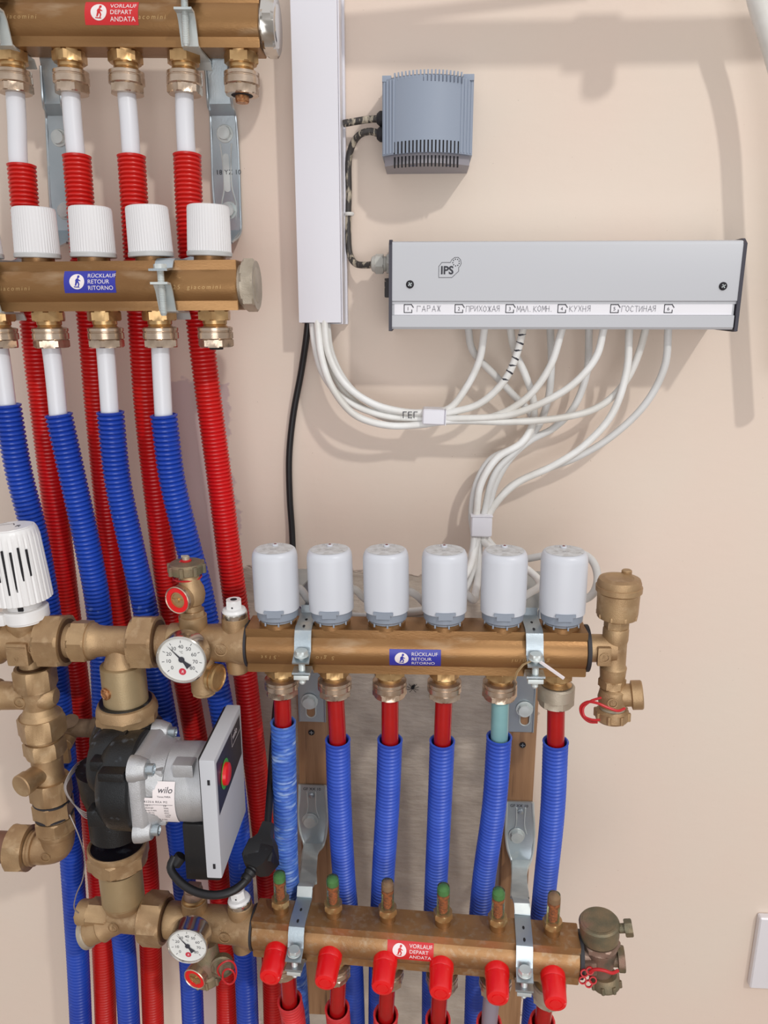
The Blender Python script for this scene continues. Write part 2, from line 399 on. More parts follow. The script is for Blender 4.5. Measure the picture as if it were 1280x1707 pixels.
g = G().box((0, -1200, -5), (3000, 2600, 10)); o = obj(g, 'floor', mat('floor_tile', srgb(150, 130, 110), 0.5, 0, srgb(130, 112, 96), 6), None, W); o['kind'] = 'structure'

# ------------------------------------------------------------------ manifolds
PAD, RB, PW = 20.5, 19.6, 15.0
def bar_profile():
    pts = []
    a = math.atan2(math.sqrt(RB**2 - PW**2), PW)
    pts += [(PW, PAD)]
    for i in range(17): t = a - 2 * a * i / 16; pts.append((RB * math.cos(t), RB * math.sin(t)))
    pts += [(PW, -PAD), (-PW, -PAD)]
    for i in range(17): t = PI + a - 2 * a * i / 16; pts.append((RB * math.cos(t), RB * math.sin(t)))
    pts += [(-PW, PAD)]
    return pts
def bar(g, x0, x1):
    pr = bar_profile(); rows = [[Vector((x, -p[0] * k, p[1] * k)) for p in pr] for x, k in ((x0, .97), (x0 + .8, 1), (x1 - .8, 1), (x1, .97))]
    g.rings(rows)
def onbar(x0, zc, R=RB + 0.25):
    """map (u,v) on the bar's curved front: u along the bar, v up round the tube"""
    def f(u, v):
        t = (zc + v) / R; return Vector((x0 + u, -R * math.cos(t), R * math.sin(t)))
    return f
def mksticker(parent, x, zc, wd, ht, lines, m, fit=None):
    """sticker with printed emblem and three words"""
    f = fit or onbar; g = G(); mp = f(x, zc, RB + 0.2) if not fit else fit(0.2)
    nx, ny = 8, 10
    gr = [[g.bm.verts.new(mp(wd * i / nx, ht * (j / ny - .5))) for i in range(nx + 1)] for j in range(ny + 1)]
    for j in range(ny):
        for i in range(nx): g.bm.faces.new((gr[j][i], gr[j][i + 1], gr[j + 1][i + 1], gr[j + 1][i]))
    st = obj(g, 'sticker', m, parent, sharp=80, label='red sticker' if m is stickr else 'blue sticker')
    mp2 = f(x, zc, RB + 0.35) if not fit else fit(0.35); mp3 = f(x, zc, RB + 0.5) if not fit else fit(0.5)
    g = G(); cx = ht * .60; r = ht * .34
    for k in range(8): put_ring(g, max(r * k / 8, .01), r * (k + 1) / 8, mp2, cx, 0, 28)
    em = obj(g, 'emblem_disc', stickw, st, sharp=80)
    g = G(); s = r
    for poly in ([(-.1, .35), (.15, .45), (.25, .3), (.2, -.05), (-.15, -.1), (-.22, .1)], [(.0, .5), (.1, .82), (.34, .8), (.36, .55), (.18, .42)],
                 [(-.18, -.05), (.1, -.08), (-.1, -.55), (-.3, -.55)], [(.0, -.02), (.24, -.02), (.36, -.35), (.22, -.7), (.08, -.7), (.18, -.35)],
                 [(-.42, -.62), (.32, -.7), (.32, -.8), (-.42, -.74)], [(.2, .3), (.5, .12), (.46, .02), (.15, .12)]):
        put_poly(g, [(cx + a * s, b * s) for a, b in poly], mp3)
    obj(g, 'emblem_figure', m, st, sharp=80)
    g = G(); ts = ht * .255
    for k, t in enumerate(lines): put_text(g, t, ts, lambda u, v, k=k: mp2(ht * 1.08 + u, v + ht * (.17 - .27 * k)), space=1.02)
    obj(g, 'lettering', stickw, st, sharp=80)
def fitting(parent, x, top=-PAD, style='clamp', squash=1.0, name='pipe_connector'):
    """threaded nipple + nickel compression nut hanging below the bar"""
    M = T(x, 0, top) @ Matrix.Rotation(PI, 4, 'X'); rl = random.uniform(0, 1)
    s = squash
    g = G().hex(12.8, 0, 9 * s, M, 1, rl); g.lathe([(10.5, 9 * s), (10.5, 12 * s), (9.6, 13 * s), (10.8, 14.5 * s), (13.4, 16.5 * s)], M)
    o = obj(g, name, bright if style != 'old' else cast, parent)
    if style == 'wide':
        g = G().lathe([(14.5, 15), (16.2, 16.5), (16.2, 27)], M, 40).hex(14, 25, 34, M, 1, rl + .4)
        obj(g, 'nut', nickeld, o)
        return 34
    g = G().lathe([(13.2, 14.5 * s), (15.2, 15.5 * s), (15.2, 18 * s), (14.6, 18.6 * s), (14.6, 19.2 * s), (15.4, 19.8 * s), (15.4, 25 * s), (13.8, 26 * s)], M, 40)
    obj(g, 'clamp_ring', nickel, o)
    g = G().hex(13.4, 25.5 * s, 33 * s, M, 1, rl + .5); obj(g, 'nut', nickel, o)
    return 33 * s
def engrave(parent, fr, text, x, zc, size, flip=False):
    g = G(); mp = onbar(x, zc, RB + 0.12)
    put_text(g, text, size, (lambda u, v: mp(-u, -v)) if flip else mp, shear=0.2, space=1.5)
    obj(g, 'engraving', engr, parent, sharp=80)

def lx(Fm, px, py, off): return (Fm.inverted() @ P(px, py, off))

# --- returns on the middle manifold
MID = frame(P(417, 1072, 160), P(973, 1080, 160)); LM = (P(973, 1080, 160) - P(417, 1072, 160)).length
mm = thing('manifold', 'bronze return manifold under six grey actuators, blue sticker on its front', 'manifold', MID)
g = G(); bar(g, 0, LM); obj(g, 'manifold_bar', bronze, mm)
mid_ports = [lx(MID, px, 1120, 160).x for px in (468, 557, 649, 741, 834, 929)]
for i, x in enumerate(mid_ports): fitting(mm, x, style='wide' if i == 5 else 'clamp', squash=0.86)
x0 = lx(MID, 649, 1080, 178).x; x1 = lx(MID, 735, 1080, 178).x
mksticker(mm, x0, -3.5, x1 - x0, 17.5, ('RÜCKLAUF', 'RETOUR', 'RITORNO'), stickb)
for a, xx in (('.51st', 30), ('5 gio', 78), ('giacomini 5', 168), ('giacomini', 262)): engrave(mm, MID, a, xx, -2.5, 5.5, True)
# --- flow on the bottom manifold (its right end stands further off the wall)
BL, BR = P(427, 1545, 168), P(963, 1590, 186)
BOT = frame(BL, BR); LB = (BR - BL).length
bmn = thing('manifold', 'bronze flow manifold at the bottom carrying six flow meters and red caps', 'manifold', BOT)
g = G(); bar(g, 0, LB); obj(g, 'manifold_bar', bronzed, bmn)
def bx(px, py): 
    t = (px - 427) / (963 - 427); return lx(BOT, px, py, 168 + 18 * t).x
bot_ports = [bx(px, 1545) for px in (469, 556, 646, 738, 829, 921)]
for i, x in enumerate(bot_ports): fitting(bmn, x, style='wide' if i == 5 else 'clamp', squash=0.9)
mksticker(bmn, bx(649, 1560), 5.5, 43, 19, ('VORLAUF', 'DEPART', 'ANDATA'), stickr)
# --- second manifold at upper left
SEC = frame(P(-60, 480, 116), P(402, 476, 116)); LS = (P(402, 476, 116) - P(-60, 480, 116)).length
sm = thing('manifold', 'bronze manifold with white plastic caps and blue sticker, upper left', 'manifold', SEC)
g = G(); bar(g, 0, LS); obj(g, 'manifold_bar', bronze, sm)
for px in (-5, 80, 173, 265, 357): fitting(sm, lx(SEC, px, 520, 116).x, squash=0.95)
x0 = lx(SEC, 106, 465, 135).x
mksticker(sm, x0, 4.0, lx(SEC, 192, 465, 135).x - x0, 19, ('RÜCKLAUF', 'RETOUR', 'RITORNO'), stickb)
for a, xx in (('giacomini', 40), ('DN 25', 180), ('giacomini', 205)): engrave(sm, SEC, a, xx, -3, 5)
M = SEC @ AX((LS, 0, 0), (1, 0, 0))
g = G().cyl(17, -2, 4, M).hex(19.6, 3, 14, M, 1.6, .3); g.lathe([(15, 14), (14, 14.6), (0, 14.8)], M); obj(g, 'end_plug', chrome if False else nickeld, sm, W)
# --- top manifold
TOPM = frame(P(-60, 42, 67), P(438, 44, 67)); LT = (P(438, 44, 67) - P(-60, 42, 67)).length
tm = thing('manifold', 'bronze manifold with red sticker at the very top left', 'manifold', TOPM)
g = G(); bar(g, 0, LT); obj(g, 'manifold_bar', bronze, tm)
for px in (20, 116, 209, 306, 402): fitting(tm, lx(TOPM, px, 95, 67).x)
x0 = lx(TOPM, 141, 30, 87).x
mksticker(tm, x0, 4.5, lx(TOPM, 230, 30, 87).x - x0, 20, ('VORLAUF', 'DEPART', 'ANDATA'), stickr)
for a, xx in (('giacomini', 45), ('giacomini', 155)): engrave(tm, TOPM, a, xx, -1, 5)
M = TOPM @ AX((LT, 0, 0), (1, 0, 0))
g = G().cyl(17, -2, 3, M).hex(21, 2, 13, M, 2, .1); g.lathe([(17, 13), (16, 13.8), (0, 14)], M); obj(g, 'end_plug', chrome, tm, W)
# plug in the open end of the last fitting
M = TOPM @ T(lx(TOPM, 402, 95, 67).x, 0, -PAD - 33) @ Matrix.Rotation(PI, 4, 'X')
obj(G().cyl(9.5, -1, .4, M), 'connector_bore', dark, tm, W); obj(G().cyl(6, 0, 5, M).hex(5, 3, 6, M, .5), 'connector_plug', copper, tm, W, label='copper coloured plug')
M = SEC @ T(lx(SEC, 357, 520, 116).x, 0, -PAD - 31) @ Matrix.Rotation(PI, 4, 'X')
obj(G().cyl(6, -1, 2.5, M), 'connector_plug', dark, sm, W)

# ------------------------------------------------------------------ mounting brackets with clamps
def clamp(parent, Fm, x, flip, wd=14.5, tail=0, lean=0.0):
    """two straps round the bar, closed by a vertical bolt in front. flip: long strap comes from below"""
    s = -1 if flip else 1
    def v(y, z): return (x + lean * (-y - 20) * .1, -y, z * s)
    up = [v(-22, 28), v(-18, 22), v(-10, 21.6), v(12, 21.6), v(17, 20), v(20.5, 14), v(22, 8), v(24, 3), v(36, -1.5)]
    lo = [v(-20, -22), v(12, -21.6), v(20, -16), v(23, -11), v(36, -11)]
    if flip: up = [v(-22, 28), v(-18, 22), v(12, 21.6), v(19, 20.5), v(22, 12), v(25, 4), v(29, -1), v(37, -1.5)]; lo = [v(-20, -22), v(12, -21.6), v(18, -19), v(22, -13.5), v(37, -12)]
    obj(G().ribbon(up, wd, 1.8), 'clamp_strap', zinc if not flip else zincw, parent, Fm)
    obj(G().ribbon(lo, wd + 1, 1.8), 'clamp_strap', zinc, parent, Fm)
    B = Fm @ T(x, -30.5, 0)
    zt = 1.0 * s + (3 if not flip else 12.5); 
    if flip: zt = 12.5
    g = G().hex(4.9, zt, zt + 4.2, B, .6); g.cyl(6.2, zt - 1, zt, B, .2)
    g.lathe([(3, zt)] + [(3 - (.35 if i % 2 else 0), zt - i * .6) for i in range(1, 60 if flip else 44)] + [(2, zt - (37 if flip else 27))], B, 14)
    obj(g, 'clamp_bolt', zincw, parent, W)
    zn = -12 if not flip else -1.5
    if not flip: obj(G().box((0, 0, zn - 3.0), (13, 11, 4), B, .6), 'clamp_nut', zincw, parent, W)
    g = G()
    for yy in ((2, -12) if not flip else (0,)):
        g.lathe([(2.1, 0), (2.1, .35)], Fm @ T(x, yy, (22.3) * s) @ Matrix.Scale(.55, 4, (1, 0, 0)) @ Matrix.Rotation(0 if not flip else PI, 4, 'X'), 16)
    obj(g, 'slot_hole', dark, parent, W)
def wallbolt(parent, p, r=5.6):
    M = AX(p, (0, -1, 0)); g = G().cyl(r * 1.45, 0, 1.2, M, .3).hex(r, 1.2, 6.0, M, 1.0, random.uniform(0, 1)); g.lathe([(r * .8, 6.0), (0, 6.4)], M)
    obj(g, 'hex_bolt', zincw, parent, W)
def slot(parent, x, z0, z1, y, wdt=7, m=None):
    g = G(); n = 10
    pts = [(x + wdt / 2 * math.cos(t), z1 + wdt / 2 * math.sin(t)) for t in [PI * i / n for i in range(n + 1)]] + [(x + wdt / 2 * math.cos(t), z0 + wdt / 2 * math.sin(t)) for t in [PI + PI * i / n for i in range(n + 1)]]
    g.prism(pts, -.35, .35, T(0, y, 0) @ Matrix.Rotation(PI / 2, 4, 'X'))
    obj(g, 'slot_hole', m or dark, parent, W)
# upper pair: one bent strip holds the top and the second manifold
def upper_bracket(label, xt, xs, plate, tall):
    """xt: px of clamp on top manifold, xs: px of clamp on second manifold, plate: px centre list (px,py,off,width)"""
    pts = [P(a, b, c) for a, b, c, d in plate]; wd = [d for *_, d in plate]
    br = thing('mounting_bracket', label, 'bracket', pts[2], 'brackets of the upper manifolds')
    g = G().ribbon(pts, wd, 2.0); p = obj(g, 'back_plate', zinc, br, W)
    for k in (-1, 1):                                         # rolled stiffening edges
        g = G().sweep([q + Vector((k * w_ / 2, -1, 0)) for q, w_ in zip(pts[1:-2], wd[1:-2])], 1.3, 8, 3); obj(g, 'rolled_edge', zinc, p, W)
    clamp(br, TOPM, lx(TOPM, xt, 40, 67).x, True)
    clamp(br, SEC, lx(SEC, xs, 470, 116).x, True)
    return br
b1 = upper_bracket('zinc bracket at left, partly behind the white pipes of the upper manifolds', 22, 2,
    [(76, 60, 48, 17), (84, 110, 44, 17), (88, 172, 40, 17), (94, 192, 6, 19), (96, 220, 4, 20), (104, 360, 4, 20), (106, 385, 6, 18), (100, 405, 30, 15), (60, 425, 92, 14), (22, 440, 96, 14)], 0)
for py, px in ((230, 99), (352, 109)): wallbolt(b1, P(px, py, 5))
b2 = upper_bracket('zinc slotted bracket right of the pipes, between top and second manifold', 326, 288,
    [(358, 60, 48, 21), (362, 110, 44, 21), (367, 172, 40, 22), (372, 192, 6, 24), (374, 220, 4, 25), (380, 350, 4, 25), (384, 385, 6, 21), (372, 405, 40, 16), (345, 425, 92, 14), (292, 440, 96, 14)], 0)
for px, py in ((375, 223), (382, 351)): wallbolt(b2, P(px, py, 5))
q = P(377, 262, 4); q2 = P(379, 315, 4); slot(b2, q.x, q2.z, q.z, -5.2, 6, zincw)
q = P(377, 255, 4); 
g = G(); 
for side in (-1, 1):
    a = P(377, 240, 4); bq = P(382, 340, 4)
    g.sweep([a + Vector((side * 5.5, -1.2, 0)), a.lerp(bq, .3) + Vector((side * 4, -1.2, 0)), a.lerp(bq, .75) + Vector((side * 4, -1.2, 0)), bq + Vector((side * 7, -1.2, 0)), bq + Vector((side * 6.5, -1.2, -16))], .8, 6, 3)
obj(g, 'embossed_rim', zincw, b2, W)
g = G(); q = P(360, 291, 5); put_text(g, '18 YZ 10', 6, lambda u, v: Vector((q.x + u, -5.6, q.z + v)), space=1.1); obj(g, 'stamped_text', ink, b2, W)

# lower pair on wooden battens
BATT = 20.0
for (lab, xa, xb, ya, yb, yaw_) in (('brown stained wooden batten left, between first and second blue pipes', 497, 546, 1125, 1690, 0), ('brown stained wooden batten right, between fifth and sixth blue pipes', 845, 893, 1128, 1760, 0)):
    A, B = P(xa, 1250, BATT), P(xb, 1250, BATT); zt = P(xa, ya - 22, BATT).z; zb = P(xa, yb, BATT).z
    bt = thing('wooden_batten', lab, 'wooden board', Vector(((A.x + B.x) / 2, -BATT / 2, zb)), 'battens behind the lower manifolds')
    wd = (B.x - A.x); obj(G().box((0, 0, (zt - zb) / 2), (wd, BATT - .6, zt - zb), None, 1.2), 'board', wood, bt)
    px = 519 if xa < 600 else 871; py = 1221 if xa < 600 else 1242
    q = P(px, py, BATT + .5); M = AX(q, (0, -1, 0)); obj(G().cyl(3.6, -.3, .5, M, .2, 20), 'screw', dark, bt, W)
    obj(G().box((0, 0, .7), (4.4, .8, .3), M).box((0, 0, .7), (.8, 4.4, .3), M), 'screw_cross', zinc, bt, W)

def plate_bracket(label, cx, pxt, pyt, pyb, pbolt, xcl):
    A, B = P(cx - 21.5, 1190, BATT + 2), P(cx + 21.5, 1190, BATT + 2); wd = B.x - A.x; X = (A.x + B.x) / 2
    z0 = P(cx, pyb, BATT + 2).z; z1 = P(cx, pyt + 10, BATT + 2).z
    zm = (MID @ Vector((xcl, 0, 0))).z
    br = thing('mounting_bracket', label, 'bracket', Vector((X, -BATT, z0)), 'brackets of the lower manifolds')
    pts = [(X, -BATT - 1.2, z0), (X, -BATT - 1.2, zm - 6), (X, -BATT - 9, zm + 8), (X, -BATT - 14, zm + 20), (X - 4, -120, zm + 27), ((MID @ Vector((xcl, 0, 0))).x, -152, zm + 24)]
    p = obj(G().ribbon(pts, [wd, wd, wd * .95, wd * .8, 15, 14.5], 2.0), 'back_plate', zinc, br, W)
    for k in (-1, 1): obj(G().sweep([(X + k * wd / 2, -BATT - 2, z0), (X + k * wd / 2, -BATT - 2, zm - 6)], 1.2, 8, 4), 'rolled_edge', zinc, p, W)
    q = P(pbolt[0], pbolt[1], BATT + 3)
    slot(br, q.x + 1, q.z - 15, q.z - 9, -BATT - 2.6, 9, wood)
    g = G(); rim = [(q.x + 1 + 5.6 * math.cos(t), -BATT - 2.8, q.z - 15 + 5.6 * math.sin(t)) for t in [PI + PI * i / 10 for i in range(11)]]
    g.sweep([(q.x - 7.5, -BATT - 2.8, q.z + 3)] + [(q.x - 4.6, -BATT - 2.8, q.z - 10)] + rim + [(q.x + 6.6, -BATT - 2.8, q.z - 10), (q.x + 9, -BATT - 2.8, q.z + 3)], .8, 6, 2); obj(g, 'embossed_rim', zincw, br, W)
    wallbolt(br, q + Vector((0, 0, 0)), 6.6)
    clamp(br, MID, xcl, False)
    return br
plate_bracket('zinc bracket on left batten top, clamping the actuator manifold beside its first actuator', 520, 520, 1132, 1203, (516, 1169), lx(MID, 503, 1060, 185).x)
plate_bracket('zinc bracket on right batten top, clamping the actuator manifold beside its last actuator', 868, 868, 1140, 1220, (874, 1182), lx(MID, 893, 1060, 185).x)

def arm_bracket(label, cx, pyt, pyb, armpx, xcl, bolt, screw):
    off = BATT + 2; A, B = P(cx - 22, pyt, off), P(cx + 22, pyt, off); wd = B.x - A.x
    top = P(cx, pyt, off); low = P(cx + 1, pyb, off)
    C = (BOT @ Vector((xcl, 17, 24)))
    br = thing('mounting_bracket', label, 'bracket', low, 'brackets of the lower manifolds')
    mid1 = P(armpx[0], armpx[1], 42); mid2 = P(armpx[2], armpx[3], 118)
    pts = [top, low, P(cx + 2, pyb + 22, off + 6), mid1, mid2, C + Vector((0, 6, 6)), C]
    p = obj(G().ribbon(pts[:3], [wd, wd, wd * .72], 2.2), 'back_plate', zinc, br, W)
    p = obj(G().ribbon(pts[2:], [wd * .72, 17, 16.5, 15, 14.5], 2.2), 'arm', zincw, br, W)  # paler zinc than the plate: the arm's reflected shine is put into the colour
    for k in (-1, 1):
        obj(G().sweep([Vector(q) + Vector((k * ww / 2, -1.5, 0)) for q, ww in zip(pts[:5], [wd, wd, wd * .72, 17, 16.5])], 1.6, 8, 3), 'rolled_edge', zincw, p, W)
    q = P(*bolt, off + 1.5); wallbolt(br, q, 6.6); q = P(*screw, off + 1.5); M = AX(q, (0, -1, 0))
    obj(G().lathe([(3.8, 0), (3.2, 1.4), (1.4, 2)], M, 20), 'screw', zinc, br, W)
    g = G().sweep([q + Vector((-5, 0, 5)), q + Vector((-5, 0, -18)), q + Vector((-8, 0, -30))], .8, 6, 2).sweep([q + Vector((5, 0, 5)), q + Vector((5, 0, -18)), q + Vector((8, 0, -30))], .8, 6, 2); obj(g, 'embossed_rim', zincw, br, W)
    g = G(); t0 = P(cx - 16, pyt + 9, off + 1.4); put_text(g, 'GF XX 10', 5, lambda u, v: Vector((t0.x + u, -off - 1.5, t0.z + v))); obj(g, 'stamped_text', ink, br, W)
    clamp(br, BOT, xcl, False, wd=15)
plateL = arm_bracket('zinc arm bracket on the left batten, holding the bottom manifold', 521, 1308, 1385, (518, 1418, 513, 1470), bx(502, 1545) , (517, 1367), (519, 1326))
plateR = arm_bracket('zinc arm bracket on the right batten, holding the bottom manifold', 866, 1336, 1412, (866, 1445, 866, 1495), bx(872, 1560), (861, 1392), (868, 1353))

# ------------------------------------------------------------------ pipes in corrugated sleeves
def sleeve(pts, r=12.4, amp=1.0, pitch=3.6, seg=22, open_top=True):
    pat = [0, -.1 * amp, -.9 * amp, -2 * amp, -.9 * amp, -.1 * amp]
    g = G(); c = [P(*q) for q in pts]
    g.sweep(c, r, seg, pitch / 6, radf=lambda i, L: r + pat[i % 6], cap=False)
    if open_top:                                            # rim and inside wall of the mouth
        a = c[0]; d = (c[1] - c[0]).normalized(); M = AX(a, d)
        g.lathe([(r - .2, 1), (r + .3, -.6), (r - 1.2, -1.2), (r - 2.0, 0), (r - 2.0, 30)], M, seg, False)
    return g
def pipe_thing(label, inner, imat, slv, smat, group, cat='pipe', r=12.4, ir=8.0, pitch=3.7, amp=.85, inlabel=None):
    if smat is bluesl: pitch, amp = 4.2, 1.0
    o = thing('sleeved_pipe', label, cat, P(*slv[0]), group)
    if inner:
        obj(G().sweep([P(*q) for q in inner], ir, 20, 6), 'inner_pipe', imat, o, W, **({'label': inlabel} if inlabel else {}))
    obj(sleeve(slv, r, amp, pitch), 'corrugated_sleeve', smat, o, W, 28)
    return o
fx = lambda Fm, px, py, off: (px, py, off)
GR = 'red sleeved pipes from the top manifold'
pipe_thing('red sleeved pipe from the top manifold, leftmost, white above', [(25, 150, 67), (28, 200, 68), (31, 275, 70), (37, 310, 71)], whitepipe,
  [(36, 277, 70), (42, 350, 72), (50, 450, 74), (57, 550, 76), (72, 680, 78), (94, 860, 76), (112, 1010, 72), (130, 1150, 72), (150, 1330, 74), (164, 1450, 78), (172, 1580, 82), (178, 1760, 86)], redsl, GR)
pipe_thing('red sleeved pipe from the top manifold, second from left, white above', [(117, 145, 67), (121, 200, 69), (127, 262, 71), (131, 300, 72)], whitepipe,
  [(128, 262, 71), (134, 340, 74), (142, 450, 76), (152, 550, 74), (163, 680, 72), (180, 860, 72), (196, 1010, 74), (216, 1150, 72), (234, 1330, 74), (245, 1450, 78), (251, 1580, 82), (257, 1760, 86)], redsl, GR)
pipe_thing('red sleeved pipe from the top manifold, third from left, white above', [(210, 145, 67), (215, 200, 69), (219, 262, 71), (222, 300, 72)], whitepipe,
  [(219, 262, 71), (224, 340, 74), (230, 450, 76), (236, 550, 74), (245, 680, 72), (265, 860, 72), (283, 1000, 74), (312, 1150, 74), (335, 1280, 76), (358, 1400, 78), (370, 1520, 82), (377, 1620, 84), (379, 1760, 86)], redsl, GR)
pipe_thing('red sleeved pipe from the top manifold, rightmost, white above', [(307, 150, 67), (308, 200, 68), (311, 260, 70), (313, 300, 71)], whitepipe,
  [(312, 260, 70), (315, 340, 74), (322, 450, 76), (333, 545, 75), (346, 650, 74), (366, 800, 72), (385, 950, 74), (408, 1120, 76), (424, 1260, 80), (440, 1400, 82), (450, 1520, 84), (455, 1620, 86), (458, 1760, 88)], redsl, GR)
# broken white piece below the second red sleeve end is hidden; blues from the second manifold
GB = 'blue sleeved pipes from the second manifold'
pipe_thing('blue sleeved pipe at the left edge, ending behind the white thermostat head', [(-5, 560, 116), (3, 610, 115), (12, 680, 112)], whitepipe,
  [(12, 676, 112), (32, 790, 108), (55, 880, 104), (74, 980, 100), (92, 1110, 98), (106, 1250, 96), (116, 1380, 98), (124, 1500, 100), (130, 1600, 100), (137, 1760, 100)], bluesl, GB, r=12.2)
pipe_thing('blue sleeved pipe from the second manifold, second from left', [(82, 560, 116), (88, 600, 115), (98, 700, 112)], whitepipe,
  [(98, 692, 112), (122, 800, 108), (146, 910, 104), (165, 1020, 100), (172, 1120, 102), (176, 1230, 104), (184, 1360, 106), (196, 1480, 106), (208, 1590, 106), (218, 1760, 106)], bluesl, GB, r=12.2)
pipe_thing('blue sleeved pipe from the second manifold, third from left', [(174, 560, 116), (178, 610, 115), (184, 700, 112)], whitepipe,
  [(184, 688, 112), (196, 800, 108), (219, 910, 104), (241, 1010, 100), (264, 1140, 102), (281, 1240, 104), (293, 1350, 106), (305, 1450, 106), (316, 1580, 106), (324, 1760, 106)], bluesl, GB, r=12.2)
pipe_thing('blue sleeved pipe from the second manifold, rightmost, behind the small brass valve', [(267, 570, 116), (269, 620, 115), (273, 700, 112)], whitepipe,
  [(273, 693, 112), (287, 800, 108), (311, 900, 104), (335, 990, 100), (358, 1120, 104), (376, 1220, 106), (392, 1340, 108), (401, 1450, 108), (408, 1580, 108), (415, 1760, 108)], bluesl, GB, r=12.2)
# six returns from the middle manifold
GM = 'blue sleeved pipes under the actuator manifold'
data = [
 ('dusty pale blue sleeved pipe under the first actuator', [(472, 1205, 157), (475, 1330, 146), (479, 1460, 132), (490, 1580, 122), (500, 1720, 116)], 1160, redpipe, bluedust, 470),
 ('blue sleeved pipe under the second actuator, right of left batten', [(563, 1234, 157), (566, 1340, 146), (574, 1470, 132), (586, 1590, 120), (592, 1740, 114)], 1170, redpipe, bluesl2, 559),
 ('blue sleeved pipe under the third actuator', [(650, 1234, 157), (646, 1340, 146), (638, 1470, 132), (633, 1590, 120), (631, 1740, 114)], 1172, redpipe, bluesl2, 650),
 ('blue sleeved pipe under the fourth actuator', [(737, 1236, 157), (733, 1340, 146), (727, 1470, 132), (722, 1590, 120), (720, 1740, 114)], 1172, redpipe, bluesl2, 740),
 ('blue sleeved pipe with a teal inner pipe under the fifth actuator', [(832, 1229, 157), (824, 1340, 146), (806, 1470, 132), (796, 1590, 120), (790, 1740, 114)], 1172, tealpipe, bluesl2, 834),
 ('blue sleeved pipe under the last actuator, right of right batten', [(926, 1237, 157), (921, 1350, 146), (908, 1480, 132), (896, 1600, 120), (884, 1740, 114)], 1178, redpipe, bluesl2, 927)]
for lab, sl, y0, im, smt, xt in data:
    pipe_thing(lab, [(xt, y0 - 12, 160), (sl[0][0], sl[0][1] + 6, 157), (sl[0][0], sl[0][1] + 40, 153)], im, sl, smt, GM, r=11.5, ir=7.8, pitch=4.0, amp=.8,
               inlabel='teal inner pipe' if im is tealpipe else 'dark red inner pipe')
# six flows under the bottom manifold
GQ = 'red sleeved pipes under the bottom manifold'
data = [('first', 479, 1600, 483, 1668, 494, redpipe), ('second', 565, 1612, 562, 1682, 566, redpipe), ('third', 647, 1622, 643, 1692, 642, redpipe),
        ('fourth', 734, 1632, 730, 1700, 728, redpipe), ('fifth', 821, 1642, 815, 1706, 812, greypipe), ('sixth', 910, 1655, 904, 1704, 897, redpipe)]
for nm, xa, ya, xb, yb, xc, im in data:
    of = 168 + 18 * (xa - 427) / 536
    pipe_thing('short red sleeve with %s inner pipe, %s from left under the red caps' % ('grey' if im is greypipe else 'dark red', nm),
       [(xa, ya, of), (xb, yb + 10, of - 3), (xb, yb + 40, of - 6)], im, [(xb, yb, of - 3), ((xb + xc) / 2, (yb + 1760) / 2 - 20, of - 8), (xc, 1800, of - 14)], redsl2, GQ, r=12.2, ir=7.8, pitch=4.2, amp=.45,
       inlabel=('grey' if im is greypipe else 'dark red') + ' inner pipe')

# ------------------------------------------------------------------ white caps of the second manifold
def white_cap():
    o = thing('valve_cap', '', 'valve cap', Matrix(), 'white caps on the second manifold')
    g = G(); rows = []; seg = 96
    for r, z, rib in ((18.6, 3, 1), (17.7, 38.5, 1), (17.2, 40.4, 0), (15.5, 41.2, 0)):
        rows.append([Vector(((r - (.45 if (i % 2 and rib) else 0)) * math.cos(2 * PI * i / seg), (r - (.45 if (i % 2 and rib) else 0)) * math.sin(2 * PI * i / seg), z)) for i in range(seg)])
    g.rings(rows); obj(g, 'cap_body', capwhite, o, sharp=25)
    obj(G().lathe([(18.6, 0), (19.2, .5), (19.2, 3.4), (18.4, 4.2), (16, 4.4)], None, 48), 'skirt', capclear, o)
    obj(G().cyl(13.5, -4, 1, None), 'valve_collar', bronze, o)
    return o
wc0 = white_cap()
for i, (px, tilt, lab) in enumerate([(64, .02, 'ribbed white plastic cap, left above the blue sticker'), (157, .02, 'ribbed white plastic cap, above the right end of the blue sticker'),
        (253, -.02, 'ribbed white plastic cap leaning left, beside the clamp bolt'), (350, .03, 'ribbed white plastic cap, rightmost, nearest the hexagonal end plug'), (-32, -.02, 'ribbed white plastic cap cut off by the left edge')]):
    M = SEC @ T(lx(SEC, px, 435, 116).x, 0, PAD + 3.5) @ Matrix.Rotation(tilt, 4, 'Y')
    o = wc0 if i == 0 else copy_tree(wc0)
    Ms = M.copy(); Ms.translation = M.translation * .001; o.matrix_world = Ms; FR[o.name] = M; o['label'] = lab

